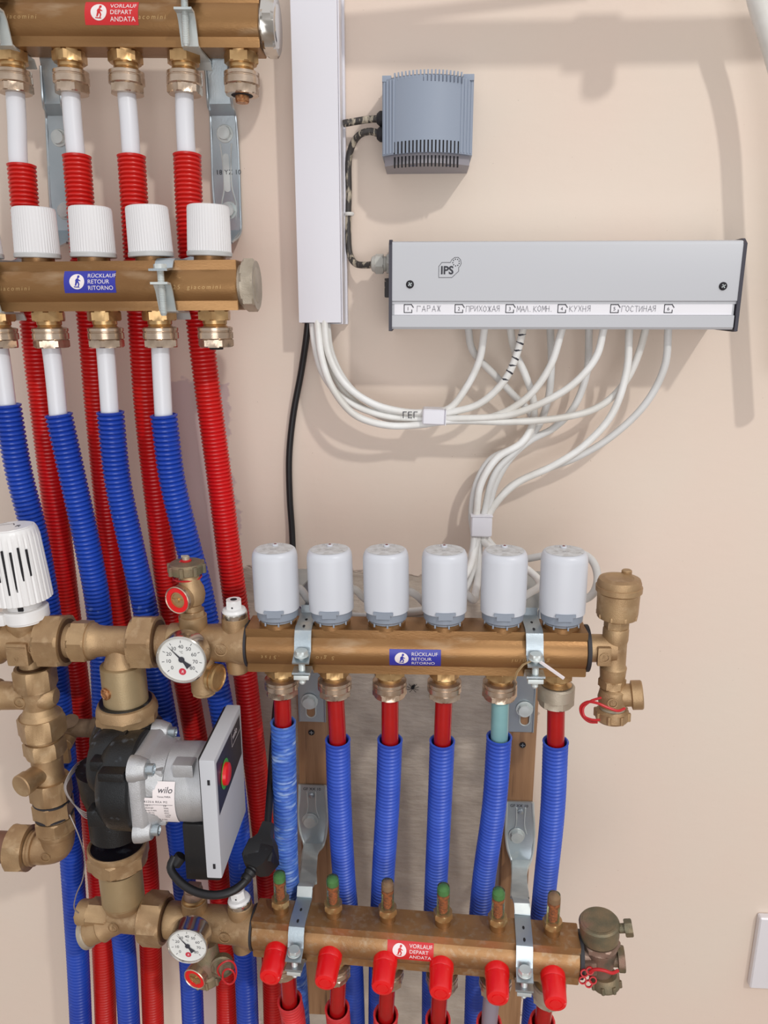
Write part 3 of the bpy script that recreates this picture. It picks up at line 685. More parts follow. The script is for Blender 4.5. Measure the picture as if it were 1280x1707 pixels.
# ------------------------------------------------------------------ actuators
def actuator():
    o = thing('actuator', '', 'actuator', Matrix(), 'thermal actuators on the return manifold')
    obj(G().lathe([(16.2, -4), (16.2, 0), (15, 1)], None, 40), 'mounting_ring', bronze, o)
    g = G().lathe([(14.6, 0), (15.2, .3), (15.2, 2.2), (16.4, 2.6), (17.8, 4), (18.2, 12), (19.3, 13)], None, 48)
    for k in range(8):
        t = k * PI / 4 + .2; g.box((15.6 * math.cos(t), 15.6 * math.sin(t), 1), (1.4, 3, 3.4), None, .2)
    c = obj(g, 'collar', actg, o)
    g = G(); seg = 64; rows = []
    for r, z, e in ((18.9, 11.2, 0), (19.4, 11.6, 0), (19.6, 30, .03), (19.5, 58, .06), (19.0, 61.5, .06), (17.9, 64, .05), (16.4, 65.2, .04), (11, 65.6, .02), (0, 65.8, 0)):
        if r == 0: rows.append([Vector((0, 0, z))]); continue
        row = []
        for i in range(seg):
            t = 2 * PI * i / seg; k = (abs(math.cos(t)) ** 2.6 + abs(math.sin(t)) ** 2.6) ** (-1 / 2.6); k = 1 + (k - 1) * .55
            row.append(Vector((r * k * math.cos(t), r * k * math.sin(t) * .98, z)))
        rows.append(row)
    g.rings(rows, cap1=False); obj(g, 'housing', actw, o, sharp=40)
    g = G(); 
    for a in range(-6, 7):
        pass
    g.prism([(-6.2, 3.5), (6.2, 3.5), (6.2, 7.2), (8.6, 7.2), (8.6, 10), (-8.6, 10), (-8.6, 7.2), (-6.2, 7.2)], 0, 1.2, T(0, -18.6, 5.2) @ Matrix.Rotation(PI / 2, 4, 'X'), .25); obj(g, 'clip', actg, o)
    obj(G().lathe([(16.2, 65.3), (11.5, 65.75), (0, 65.95)], T(0, 0, .12), 48, False), 'top_face', mat('dusty_top', srgb(190, 188, 186), .6, 0, srgb(206, 206, 206), 200, (.4, .6), col3=srgb(150, 146, 140), n3scale=90, n3=(.62, .75)), o)
    obj(G().lathe([(2.7, 65), (2.7, 67), (2.2, 67.6), (0, 67.7)], T(0, 6, 0), 20), 'indicator_pin', actw, o)
    obj(G().cyl(1.2, 67.6, 67.9, T(0, 6, 0), .1, 12), 'indicator_hole', mat('rusty_hole', srgb(120, 50, 40), .7), o)
    g = G(); put_text(g, 'M 30 x 1.5', 3.2, lambda u, v: Vector((u, 9 + v, 66.25)), 'CENTER'); put_text(g, '24 V', 3, lambda u, v: Vector((u, -6 + v, 66.25)), 'CENTER'); obj(g, 'imprint', pencil, o)
    return o
a0 = actuator()
ords = ['grey-white actuator standing first from the left, beside the white-capped plug', 'grey-white actuator second from left, right of the left clamp strap', 'grey-white actuator third from left, above the left edge of the blue sticker',
        'grey-white actuator fourth from left, right above the blue sticker', 'grey-white actuator fifth from left, right below the white cable clip', 'grey-white actuator at the right end, next to the round brass air vent']
ax_ = [lx(MID, px, 1040, 160).x for px in (464, 554, 645, 740, 837, 935)]
ACT = []
for i, x in enumerate(ax_):
    M = MID @ T(x, 0, PAD + 3); o = a0 if i == 0 else copy_tree(a0)
    M = M @ Matrix.Rotation(random.uniform(-.12, .12), 4, 'Z') @ Matrix.Rotation(random.uniform(-.015, .015), 4, 'Y')
    Ms = M.copy(); Ms.translation = M.translation * .001; o.matrix_world = Ms; o['label'] = ords[i]; ACT.append(M)

# ------------------------------------------------------------------ flow meters and red caps on the bottom manifold
def meter(topm, full=True):
    o = thing('flow_meter', '', 'flow meter', Matrix(), 'flow meters on the bottom manifold')
    obj(G().cyl(7.4, -1, 7, None).lathe([(8.2, 6), (8.2, 7.5), (7.4, 8)], None), 'threaded_collar', bronze, o)
    obj(G().hex(8.2, 7.5, 14, None, 1, .3), 'lock_nut', bright, o)
    gl = obj(G().lathe([(6.0, 12), (6.0, 39), (5.4, 42), (3, 43.6), (0, 44)], None, 28, False), 'sight_glass', meterglass, o)
    g = G().cyl(2.9, 10, 30 if full else 33, None).lathe([(4.2, 29), (4.6, 30), (4.6, 32), (3.4, 33), (2, 33.5)], None)
    for k in range(7): g.cyl(3.4, 13 + k * 2.4, 14 + k * 2.4, None, .1, 16)
    obj(g, 'spindle', meterred, o)
    obj(G().lathe([(4.8, 33.8), (5.0, 35), (4.8, 39), (2.8, 40.8), (0, 41.4)], None, 20), 'top_stop', topm, o)
    g = G()
    for k in range(8):
        t = PI * .62 ; g.box((5.85 * math.cos(-t), 5.85 * math.sin(-t), 15 + k * 2.3), (.25, 1.4, .35), None)
    obj(g, 'scale', ink, o)
    return o
m0 = meter(metergreen); m1 = meter(meterpink)
mlab = ['flow meter with green top, leftmost on the bottom manifold', 'flow meter with green top, between the left clamp and the red sticker', 'flow meter with faded pinkish top, above the left edge of red sticker',
        'flow meter with green top, just above the right edge of the red sticker', 'flow meter with green top, just left of the right clamp strap', 'flow meter with faded pinkish top, rightmost on the bottom manifold']
for i, x in enumerate(bot_ports):
    s = m1 if i in (2, 5) else m0; o = s if i in (0, 2) else copy_tree(s)
    M = BOT @ T(x, 1.5, PAD); Ms = M.copy(); Ms.translation *= .001; o.matrix_world = Ms; o['label'] = mlab[i]
def red_cap():
    o = thing('valve_cap', '', 'valve cap', Matrix(), 'red caps on the bottom manifold')
    obj(G().lathe([(10.8, -5), (11.2, -2), (11.2, 7), (10.6, 8), (10.9, 8.6), (10.7, 10), (10.0, 27), (9.2, 29), (6.4, 29.6), (6.2, 29.1), (5.4, 29.1), (5.2, 29.7), (0, 29.9)], None, 40), 'cap_body', redcap, o)
    obj(G().cyl(8, -8, -2, None), 'valve_stem', bronze, o)
    return o
c0 = red_cap()
for i, x in enumerate(bot_ports):
    o = c0 if i == 0 else copy_tree(c0)
    M = BOT @ T(x, -RB + 2, -7) @ Matrix.Rotation(PI / 2 + .12, 4, 'X'); Ms = M.copy(); Ms.translation *= .001; o.matrix_world = Ms
    o['label'] = 'red plastic valve cap, ' + ['leftmost, left of the clamp bolt', 'second from left, right of the clamp bolt', 'third from left, below the left edge of red sticker', 'fourth from left, below the right edge of red sticker', 'fifth from left, above the grey inner pipe', 'rightmost, near the corroded air vent'][i]

# ------------------------------------------------------------------ brass train left of the middle manifold
def L3(Fm, px, py, off): return Fm.inverted() @ P(px, py, off)
def xat(px): return lx(MID, px, 1070, 160).x
def chamfer_tube(g, Fm, x0, x1, r0, r1=None, **k): g.cyl(r0, 0, abs(x1 - x0), Fm @ AX((x0, 0, 0), (1 if x1 > x0 else -1, 0, 0)), .6, 36, r1)
def emboss(g, M, r):
    g.lathe([(r - .5, 0), (r - .5, .5), (r + .3, .5), (r + .3, 0)], M, 28, False)
    put_text(g, 'R', r * 1.2, lambda u, v: M @ Vector((u - r * .4, v - r * .4, .35)))
def end_body(Fm, x0, x1, label, lower=False):
    """brass body with two sockets above and two below, between the union nut and the manifold"""
    o = thing('connector_body', label, 'pipe fitting', Fm @ T((x0 + x1) / 2, 0, 0), 'brass end bodies of the lower manifolds')
    g = G(); Lg = x1 - x0; M = Fm @ AX((x0, 0, 0), (1, 0, 0))
    g.lathe([(14, 0), (15, .5), (15, 8), (17, 8.2), (17.3, 9, 0), (17.3, 20), (15.2, 24), (15.2, 34), (16.5, 40), (17.6, Lg - 14), (19.6, Lg - 5), (19.6, Lg - .6), (18.5, Lg)], M, 44)
    g.hex(16.3, 9, 21, M, .8, .2, n=8)
    for xx, rr, h0 in ((x0 + .38 * Lg, 12.3, 26), (x1 - .14 * Lg, 11.8, 25)):
        g.lathe([(10, 0), (rr - 1, 8), (rr, 14), (rr, h0), (rr - .8, h0 + .5), (rr - 2, h0 + .5)], Fm @ T(xx, 0, 0), 36)
    xb = x1 - .14 * Lg
    g.lathe([(10, 0), (10.2, 22), (9.6, 27), (8, 28.4), (5, 28.8)], Fm @ T(xb, 0, 0) @ Matrix.Rotation(PI, 4, 'X'), 32)
    g.lathe([(9, 0), (11, 14), (10.5, 24)], Fm @ AX((x0 + .42 * Lg, 0, 0), (0, -.6, -.8)), 32)
    obj(g, 'body', cast, o, W)
    g = G(); emboss(g, Fm @ AX((x0 + .74 * Lg, -17.4, 1), (0, -1, 0.05)) , 5.2); obj(g, 'embossed_mark', cast, o, W)
    obj(G().lathe([(18.6, -1), (20.8, -.8), (20.8, 1.2), (18.6, 1.4)], Fm @ AX((x1 + .3, 0, 0), (1, 0, 0)), 40), 'gasket', rubber, o, W)
    return o
eb1 = end_body(MID, xat(270), -1.5, 'brass body with four sockets, left end of the actuator manifold')
BX = lambda px: bx(px, 1540)
eb2 = end_body(BOT, BX(268), -1.5, 'brass body with four sockets, left end of the bottom manifold')

# square cap plugs with white plastic tops on the right sockets
def white_plug(Fm, x, label, tilt=0.0):
    M = Fm @ T(x, 0, 25) @ Matrix.Rotation(tilt, 4, 'Y')
    o = thing('vent_plug', label, 'valve cap', M, 'white topped plugs on the brass end bodies')
    obj(G().lathe([(10.8, -1), (11.4, 0), (11.4, 4.6), (10.6, 5.4)], None, 36), 'chrome_ring', chrome, o)
    obj(G().lathe([(10.6, 4), (10.8, 6), (9.8, 8), (7.4, 8.6)], None, 36).hex(6.4, 8, 16.5, None, .7, .3), 'plastic_top', thermw, o)
    obj(G().cyl(3, 16.4, 16.8, None, .1, 16), 'screw', dark, o)
    g = G().cyl(.8, 0, .5, AX((0, -6.6, 11), (0, -1, 0)), .1, 10); obj(g, 'pin_hole', dark, o)
LGm = -1.5 - xat(270); LGb = -1.5 - BX(268)
white_plug(MID, -1.5 - .14 * LGm, 'white topped plug with chrome ring beside the first actuator')
white_plug(BOT, -1.5 - .14 * LGb, 'white topped plug behind the black power cord, lower brass body', -.12)

# dial thermometers
def thermometer(c, label, R, na, stem_to):
    M = AX(c, (0, -1, 0)); M = M @ Matrix.Rotation(0, 4, 'Z')
    # local x must be picture right, y up
    M = Matrix(((1, 0, 0, c.x), (0, 0, -1, c.y), (0, 1, 0, c.z), (0, 0, 0, 1)))
    o = thing('thermometer', label, 'thermometer', M, 'dial thermometers on the brass bodies')
    case = obj(G().lathe([(R * .55, -20), (R * .9, -18), (R * .97, -14), (R * .97, -1.5), (R, -.5), (R, 1.6), (R * .95, 2.4), (R * .92, 1.6), (R * .9, .2)], None, 56, True), 'case', chrome, o)
    obj(G().cyl(R * .915, -.4, .35, None, .1, 56), 'dial', glassdial, o)
    g = G(); z = .5; mp = lambda u, v: Vector((u, v, z)); mpw = lambda v: v
    vals = [0, 10, 20, 30, 40, 50, 60, 70, 80]
    for k, vv in enumerate(vals):
        a = math.radians(222 - k * 33); 
        put_line(g, [(R * .80 * math.cos(a), R * .80 * math.sin(a)), (R * .71 * math.cos(a), R * .71 * math.sin(a))], R * .022, mp)
        put_text(g, str(vv), R * .215, lambda u, v, a=a: Vector((R * .54 * math.cos(a) + u, R * .54 * math.sin(a) + v - R * .07, z)), 'CENTER')
    put_text(g, '°C', R * .14, lambda u, v: Vector((u, v + R * .26, z)), 'CENTER')
    obj(g, 'scale', ink, o)
    g = G(); cx, cy = 0, -R * .52
    put_poly(g, [(R * .145 * math.cos(t * PI / 14), cy + R * .145 * math.sin(t * PI / 14)) for t in range(28)], mp); obj(g, 'logo_disc', mat('dial_red', srgb(200, 50, 70), .4), o)
    g = G(); put_text(g, 'R', R * .17, lambda u, v: Vector((u, v + cy - R * .06, z + .12)), 'CENTER', .2); obj(g, 'logo_letter', stickw, o)
    g = G(); a = na; u = Vector((math.cos(a), math.sin(a))); v = Vector((-u.y, u.x)); q = lambda s, t: tuple(u * s * R + v * t * R)
    mp2 = lambda x, y: Vector((x, y, 1.1))
    put_poly(g, [q(.82, 0), q(.1, .035), q(-.12, .05), q(-.12, -.05), q(.1, -.035)], mp2)
    put_poly(g, [q(-.1, .05), q(-.22, .07), q(-.42, .13), q(-.42, -.13), q(-.22, -.07), q(-.1, -.05)], mp2)
    g.cyl(R * .12, .6, 1.5, None, .2, 20); obj(g, 'needle', ink, o)
    obj(G().cyl(R * .3, 16, 24, T(0, 0, -40), .5), 'stem', cast, o)
    return o
thermometer(P(303, 1099, 199), 'round dial thermometer left of the actuator manifold', 21.6, math.radians(133), 0)
thermometer(P(313, 1576, 208), 'round dial thermometer on the lowest brass body', 19.0, math.radians(128), 0)

# drain valves with a red ring
def drain(Mv, label, front, cap, rs=1.0):
    """Mv: frame at the socket mouth; front: list of offsets for the red disc"""
    o = thing('drain_valve', label, 'valve', Mv, 'brass drain valves with red ring')
    return o
M = MID @ T(xat(270) + .38 * LGm, 0, 26.5)
dv = thing('drain_valve', 'brass drain valve with toothed cap above the upper thermometer', 'valve', M, 'brass drain valves with red ring')
obj(G().hex(10, -1, 5, None, .8, .3).cyl(8.5, 4, 10, None), 'nipple', cast, dv)
obj(G().lathe([(6, 8), (11, 12), (12.6, 19), (11.5, 26), (9, 31), (8.2, 40)], None, 36).cyl(12, 0, 22, AX((0, 8, 19), (-.35, -1, .0)), 1, 36), 'valve_body', cast, dv)
Mf = AX((-7, -13.5, 19.5), (-.35, -1, .0))
fc = obj(G().lathe([(11.5, -2), (12.4, -1), (12.4, 2), (11.8, 2.6), (11.2, 2.0), (11.2, .5)], Mf, 40), 'outlet_rim', nickel, dv, None, label='pinkish metal rim')
obj(G().lathe([(11.3, .4), (11.3, 1.6), (7.4, 1.9), (7.2, .6)], Mf, 36, False), 'seal_ring', redcap, dv, None, label='red sealing ring')
obj(G().lathe([(7.2, 0), (7.2, 1.0), (5.8, 1.2), (5.6, .5), (2, .6), (1.8, 2.4), (0, 2.6)], Mf, 30).box((0, 0, 1.2), (11.5, 1.2, .8), Mf), 'spindle_face', bright, dv)
Mc = AX((-3, 3, 38), (0, 0, 1))
g = G().lathe([(13.5, 0), (15, 1), (15.4, 8), (14, 10), (9, 11), (0, 11.4)], Mc, 40)
for k in range(8): g.cyl(2.2, .6, 9, Mc @ T(15.2 * math.cos(k * PI / 4), 15.2 * math.sin(k * PI / 4), 0), .4, 10)
obj(g, 'toothed_cap', castold, dv)
obj(G().lathe([(4.6, 11), (4.8, 12.2), (3.2, 12.8)], Mc, 20), 'red_washer', redrub, dv); obj(G().cyl(3.2, 11, 16, Mc, .6).box((1, 0, 15.4), (6, 1.6, 2.4), Mc, .5), 'eyelet', nickeld, dv)
g = G().sweep([Mc @ Vector((12 * math.cos(t), 12 * math.sin(t), -3.5)) for t in [i * PI / 8 for i in range(17)]], .9, 6, 2).sweep([Mc @ Vector((10, -6, -3)), Mc @ Vector((17, -2, -3)), Mc @ Vector((14, 5, 0)), Mc @ Vector((4, 2, 12))], .8, 6, 2)
obj(g, 'retaining_strap', redrub, dv)

# lower right outlet under the upper body
Mo = Matrix.Translation(P(337, 1108, 168))
dl = thing('drain_outlet', 'small brass outlet under the upper thermometer', 'valve', Mo)
obj(G().cyl(11, -26, 8, None, 1.2, 36, ).hex(9.6, -28, -24, None, .8, .2), 'outlet_body', cast, dl)
Ms_ = AX((6, -2, -10), (1, -.35, .0)); obj(G().lathe([(9, 0), (12.3, 3), (12.3, 6), (11.2, 6.4), (11.2, 7.2), (12.3, 7.6), (12.3, 10), (10.5, 11), (10, 9.6), (0, 9.6)], Ms_, 36), 'threaded_end', bright, dl)

# upper tee: union nuts, run and the barrel down to the pump
TE = thing('pump_connector', 'upper brass tee with two union nuts above the pump', 'pipe fitting', MID @ T(xat(200), 0, 0), 'brass tees above and below the pump')
def tee(o, Fm, X, left_nut, right_nut, hexx, run_r=14.2):
    g = G(); x0, x1 = X(left_nut[1]) - 3, X(right_nut[0]) + 6; M = Fm @ AX((x0, 0, 0), (1, 0, 0)); h0, h1 = X(hexx[0]) - x0, X(hexx[1]) - x0
    g.lathe([(15.6, 0), (15.6, h0), (15, h0 + .3)], M, 40); g.hex(17.2, h0, h1, M, 1.5, .25)
    g.lathe([(16.6, h1 - .5), (16.6, h1 + 3), (14.6, h1 + 6), (13.8, h1 + 12), (13.6, x1 - x0 - 8), (14.5, x1 - x0)], M, 44)
    return g
g = tee(TE, MID, xat, (72, 115), (224, 272), (124, 152))
xb = xat(200)
g.lathe([(12, 0), (13.2, 12), (17.5, 24), (18.4, 27)], MID @ T(xb, 0, 0) @ Matrix.Rotation(PI, 4, 'X'), 40)
obj(g, 'tee_body', cast, TE, W)
for (a, b, sd) in ((72, 113, 0), (224, 264, 0)):
    xa, xe = xat(a), xat(b); M = MID @ AX((xa, 0, 0), (1, 0, 0))
    g = G().hex(22.2, 0, (xe - xa), M, 2.2, .35); g.lathe([(16.5, xe - xa), (19.5, xe - xa + .2), (20.5, xe - xa + .1)], M, 36, False)
    un = obj(g, 'union_nut', cast, TE, W)
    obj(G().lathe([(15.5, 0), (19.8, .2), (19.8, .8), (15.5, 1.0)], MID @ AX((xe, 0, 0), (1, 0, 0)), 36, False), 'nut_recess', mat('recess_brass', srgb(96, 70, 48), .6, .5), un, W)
    g = G(); chamfer_tube(g, MID, xe - 3, xe + 12, 15.2); obj(g, 'union_tail', cast, TE, W) if a == 224 else obj(g, 'union_tail', cast, TE, W)
zT = L3(MID, 200, 1112, 165).z; zB = L3(MID, 200, 1192, 175).z
Mb = MID @ T(xb, 0, 0)
g = G().lathe([(17.6, zT + 1), (19.6, zT), (19.8, zT - 3), (20.0, zB + 6), (20.4, zB - 6)], Mb, 48); obj(g, 'barrel', mat('barrel_brass', srgb(176, 154, 118), .42, .5, srgb(158, 134, 98), 20, bump=.15, bscale=900), TE, W)
zF = L3(MID, 200, 1215, 178).z
g = G().lathe([(23, zB + 4), (25.5, zB + 3), (27.4, zB - 2), (27.8, zB - 6)], Mb, 48).hex(25.6, zF - 2, zB - 4, Mb, 2, .3); obj(g, 'flange_nut', cast, TE, W)
sc = MID.inverted() @ P(181, 1176, 183)
Ms_ = MID @ AX((xb - 10.5, -17.4, L3(MID, 181, 1174, 192).z), (-.6, -1, 0)); obj(G().lathe([(5.6, -2), (5.6, 1.2), (4.4, 2), (3.6, 1.4), (3.4, 1.9), (0, 2.1)], Ms_, 26), 'bleed_screw', copper, TE, W)

# mixing valve body at far left
xv = xat(47)
MV = thing('mixing_valve', 'brass mixing valve body under the white thermostat head', 'valve', MID @ T(xv, 0, 0))
g = G(); M = MID @ AX((xv - 60, 0, 0), (1, 0, 0))
g.lathe([(20, 0), (20, 26), (22, 27), (22, 36), (17.5, 42), (16.5, 60), (17.5, 78), (15, 82)], M, 44)
g.box((-1, -12, -6), (20, 16, 22), MID @ T(xv, 0, 0), 3)
g.lathe([(14, 0), (14.5, 12), (16.6, 16), (16.8, 20), (15.5, 21), (15.5, 23)], MID @ T(xv, 0, 0), 40)
g.lathe([(12, 0), (10.5, 18), (10.5, 26)], MID @ T(xv, 0, 0) @ Matrix.Rotation(PI, 4, 'X'), 36)
obj(g, 'valve_body', cast, MV, W)
g = G(); Mq = MID @ Matrix(((1, 0, 0, xv - 1), (0, 0, -1, -20.4), (0, 1, 0, -6), (0, 0, 0, 1)))
emboss(g, MID @ AX((xv + 13, -16.6, -1), (0.1, -1, 0)), 4.4); put_text(g, 'V', 7, lambda u, v: Mq @ Vector((u - 3, v - 7, .3))); put_line(g, [(-8, 7), (8, 7)], 1.2, lambda u, v: Mq @ Vector((u, v, .3)))
obj(g, 'embossed_mark', cast, MV, W)

# thermostat head
TH = thing('thermostat_head', 'white ribbed thermostat head with slots at the left edge', 'thermostat', MID @ T(lx(MID, 47, 1035, 160).x, 0, 22) @ Matrix.Rotation(-.05, 4, 'Y'))
g = G(); rows = []; seg = 120
for r, z, rib in ((17, 16, 0), (22.6, 17.5, 0), (25.0, 18.5, 1), (24.4, 40, 1), (23, 76, 1), (22.0, 81, .4), (21.0, 83.5, 0), (20.2, 84.6, 0)):
    rows.append([Vector(((r - (.8 * rib if (i % 4 < 1) else 0)) * math.cos(2 * PI * i / seg), (r - (.8 * rib if (i % 4 < 1) else 0)) * math.sin(2 * PI * i / seg), z)) for i in range(seg)])
g.rings(rows); hd = obj(g, 'ribbed_cap', thermw, TH, sharp=22)
obj(G().lathe([(18.5, 84.4), (18, 85.4), (0, 85.8)], None, 40), 'top_disc', thermw, TH)
g = G(); put_text(g, 'R', 8, lambda u, v: Vector((6 + u, -4 + v, 86.0))); put_line(g, [(-12, 3), (0, 7), (3, 2)], .7, lambda u, v: Vector((u, v, 86.0))); put_ring(g, 15.2, 15.6, lambda u, v: Vector((u, v, 85.75)), a0=2.2, a1=4.6); obj(g, 'printed_marks', ink, TH)
g = G()
for k in range(6):
    t = -PI / 2 + .25 + (k - 2.5) * .27; r = 23.85; M = AX((r * math.cos(t), r * math.sin(t), 50), (math.cos(t), math.sin(t), 0))
    hgt = (18, 28, 40, 36, 30, 24)[k]; g.box((r * math.cos(t), r * math.sin(t), 56 - (6 if k in (2, 3) else 0)), (1.5, 1.6, hgt), Matrix.Identity(4), .2)
obj(g, 'slot', dark, TH)
obj(G().lathe([(14.5, 0), (14.5, 17)], None, 36), 'neck', thermw, TH)
obj(G().lathe([(17.5, -1), (19.4, 0), (19.6, 9), (18.4, 10.4), (15, 10.5)], None, 44).box((-18, -14, 4.8), (14, 9, 11), None, 2).lathe([(17.0, -2.6), (18, -2), (18, 0)], None, 44), 'collar', thermw, TH)
obj(G().box((4, -14.4, 13.5), (4.5, 1.4, 4), None), 'window', dark, TH)
obj(G().hex(4.2, 0, 3, AX((-21, -18, 4.5), (-.2, -1, 0)), .5), 'clamp_screw', zinc, TH)

# lower left valve chain
xl = L3(MID, 56, 1120, 160).x
CH = thing('balancing_valve', 'vertical chain of brass valves and elbows at the lower left edge', 'valve', MID @ T(xl, 0, 0))
zz = lambda py, px=60, off=160: L3(MID, px, py, off).z
Mv_ = MID @ T(xl, 0, 0)
g = G().hex(16.5, zz(1148), zz(1112), Mv_, 2, .45); obj(g, 'union_nut', cast, CH, W)
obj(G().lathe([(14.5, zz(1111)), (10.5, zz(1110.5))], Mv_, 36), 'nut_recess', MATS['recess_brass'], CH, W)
g = G(); zc = zz(1163); g.lathe([(15, zz(1143)), (14.5, zc), (13, zz(1180)), (15.5, zz(1188)), (16, zz(1193))], Mv_, 40)
g.lathe([(14, -62), (14, -40), (13.2, -34), (12.6, -16), (13.2, -4), (13.4, 6), (11.5, 13), (7, 17.5), (0, 18.5)], MID @ AX((xl, 0, zc), (1, 0, 0)), 40)
g.lathe([(13.4, 0), (13.9, .3), (13.9, 1.6), (13.4, 2)], MID @ AX((xl + 2, 0, zc), (1, 0, 0)), 40)
g.hex(16.5, -64, -42, MID @ AX((xl, 0, zc), (1, 0, 0)), 2, .2); g.lathe([(15.4, -42), (15.4, -38), (14, -36)], MID @ AX((xl, 0, zc), (1, 0, 0)), 40)
emboss(g, MID @ AX((xl - 11, -12.9, zc), (0, -1, 0)), 5.0)
obj(g, 'elbow_body', cast, CH, W)
g = G().lathe([(15.5, zz(1192) + 2), (18.5, zz(1196))], Mv_, 36).hex(18.6, zz(1229), zz(1195), Mv_, 2.4, .75).lathe([(15, zz(1228)), (15, zz(1238))], Mv_, 36); obj(g, 'union_nut', cast, CH, W)
g = G().hex(16.6, zz(1262), zz(1236), Mv_, 2, .6).lathe([(14.4, zz(1260)), (14, zz(1300)), (15.5, zz(1312))], Mv_, 40).hex(17, zz(1338), zz(1304), Mv_, 2, .4); obj(g, 'valve_body', cast, CH, W)
d_ = Vector((-.36, -1, -.02)); o_ = (xl - 1, -2, zz(1286)); Mk = MID @ AX(o_, d_)
obj(G().lathe([(9.5, 0), (9.5, 19), (10.6, 21), (10.8, 29), (10, 30), (0, 30.2)], Mk, 36), 'valve_knob', cast, CH, W)
g = G().lathe([(16.8, 0), (17.9, .5), (17.9, 2), (16.8, 2.6)], Mv_ @ T(0, 0, zz(1342)) @ Matrix.Rotation(.05, 4, 'Y'), 36).lathe([(16.8, 0), (18, .5), (18, 1.8), (16.8, 2.4)], Mv_ @ T(0, 0, zz(1366)) @ Matrix.Rotation(-.03, 4, 'Y'), 36)
obj(g, 'black_seal', rubber, CH, W, label='black sealing string')
g = G().hex(16.6, zz(1366), zz(1340), Mv_, 1.2, .4); g.hex(17.2, zz(1389), zz(1367), Mv_, 1.2, .1).lathe([(17.5, zz(1386)), (17.5, zz(1394)), (16.5, zz(1397))], Mv_, 36); obj(g, 'hex_sleeve', cast, CH, W)
ze = zz(1420)
g = G(); c1 = [Vector((xl, 0, zz(1390))), Vector((xl, 0, ze + 8)), Vector((xl - 3, 0, ze + 1)), Vector((xl - 12, 0, ze - 2)), Vector((xl - 34, 0, ze - 2))]
g.sweep(c1, 16, 36, 2, MID, radf=lambda i, L: 16.6 - min(L / 90, .2) * 8)
emboss(g, MID @ AX((xl - 6, -15.6, ze), (0, -1, .0)), 4.4); obj(g, 'elbow', cast, CH, W)
Mh = MID @ AX((xl - 22, 0, ze - 2), (-1, 0, 0)); obj(G().lathe([(15.5, 0), (17, .6), (17, 3), (16, 3.6), (17, 4.4), (17, 6)], Mh, 40).hex(21, 7, 25, Mh, 2.6, .4), 'union_nut', cast, CH, W)
obj(G().lathe([(15, 24), (15, 60)], Mh, 32), 'pipe_tail', mat('old_copper', srgb(128, 92, 74), .5, .5), CH, W)
# small shut-off valve behind the chain
q = P(122, 1222, 112)
SV = thing('shut_off_valve', 'small dusty brass valve between valve chain and pump', 'valve', T(q))
obj(G().lathe([(9, -16), (9, 26)], AX((0, 0, 6), (1, 0, 0)), 28).hex(12, 22, 34, AX((0, 0, 6), (1, 0, 0)), 1.4, .2).lathe([(8, 0), (7, 12), (9, 13)], AX((0, 0, 4), (0, -.4, 1)), 24), 'valve_body', mat('dusty_cast', srgb(136, 112, 88), .6, .3, srgb(108, 86, 66), 50, bump=.4), SV)
obj(G().box((-5, -10, -14), (9, 6, 26), None, 2.5).cyl(8, 0, 12, AX((-4, -2, -2), (0, -1, -.3))), 'lever', cast, SV)
# strainer body under the pump
TB = thing('pump_connector', 'lower brass strainer tee with union nut below the pump', 'pipe fitting', BOT @ T(BX(205), 0, 0), 'brass tees above and below the pump')
xs = BX(210)
def zzb(py, px=205, off=163): return (BOT.inverted() @ P(px, py, off)).z
M = BOT @ AX((BX(134), 0, 0), (1, 0, 0)); Lq = BX(246) - BX(134)
g = G().lathe([(9, 0), (11.5, .4), (12.6, 3), (12.6, 12), (13.6, 12.6)], M, 36).hex(13.2, 12, 34, M, 1.2, .2).lathe([(13.2, 33), (15.6, 46), (15.8, Lq)], M, 40)
Mb2 = BOT @ T(xs, 0, 0)
g.lathe([(12.5, 0), (13.5, 14), (18, zzb(1512)), (20.4, zzb(1500))], Mb2, 40)
Mst = BOT @ AX((xs, -3, 0), (-.88, -.1, -.42)); g.lathe([(12, 0), (12.5, 18), (14.0, 22), (14.4, 24), (12.6, 26), (12.8, 42)], Mst, 40)
emboss(g, BOT @ AX((xs - 5, -16, 0), (0, -1, 0)), 5)
obj(g, 'strainer_body', cast, TB, W)
obj(G().lathe([(13.2, 40), (14.4, 41), (14.4, 45), (13, 46), (12, 45.2), (0, 45)], Mst, 36), 'strainer_cap', nickeld, TB, W)
obj(G().cyl(2.4, -3, 1, BOT @ AX((BX(134), -8, 0), (-.5, -1, 0)), .4, 16), 'bleed_pin', nickel, TB, W)
g = G().lathe([(20.2, zzb(1502)), (20.4, zzb(1455, off=168))], Mb2, 44); obj(g, 'barrel', MATS['barrel_brass'], TB, W)
zn0, zn1 = zzb(1450, off=170), zzb(1420, off=170)
g = G().lathe([(20, zn0 - 2), (24, zn0 - 1), (25, zn0 + 3)], Mb2, 40).hex(25.6, zn0 + 1, zn1 - 4, Mb2, 2, .35).lathe([(27, zn1 - 5), (27.8, zn1 - 3), (27.8, zn1 + 1), (26.4, zn1 + 1.8), (24.8, zn1 + 1), (24.6, zn1 - 6)], Mb2, 48); obj(g, 'flange_nut', cast, TB, W)
obj(G().lathe([(24.8, zn1 - 3), (24.6, zn1 - .5), (20, zn1 - .8)], Mb2, 44), 'gasket', blackcast, TB, W)
Ms_ = BOT @ AX((xs - 8.5, -18.5, zzb(1458, off=182)), (-.45, -1, 0)); obj(G().lathe([(5.6, -2), (5.6, 1.2), (4.4, 2), (3.6, 1.4), (3.4, 1.9), (0, 2.1)], Ms_, 26), 'bleed_screw', copper, TB, W)
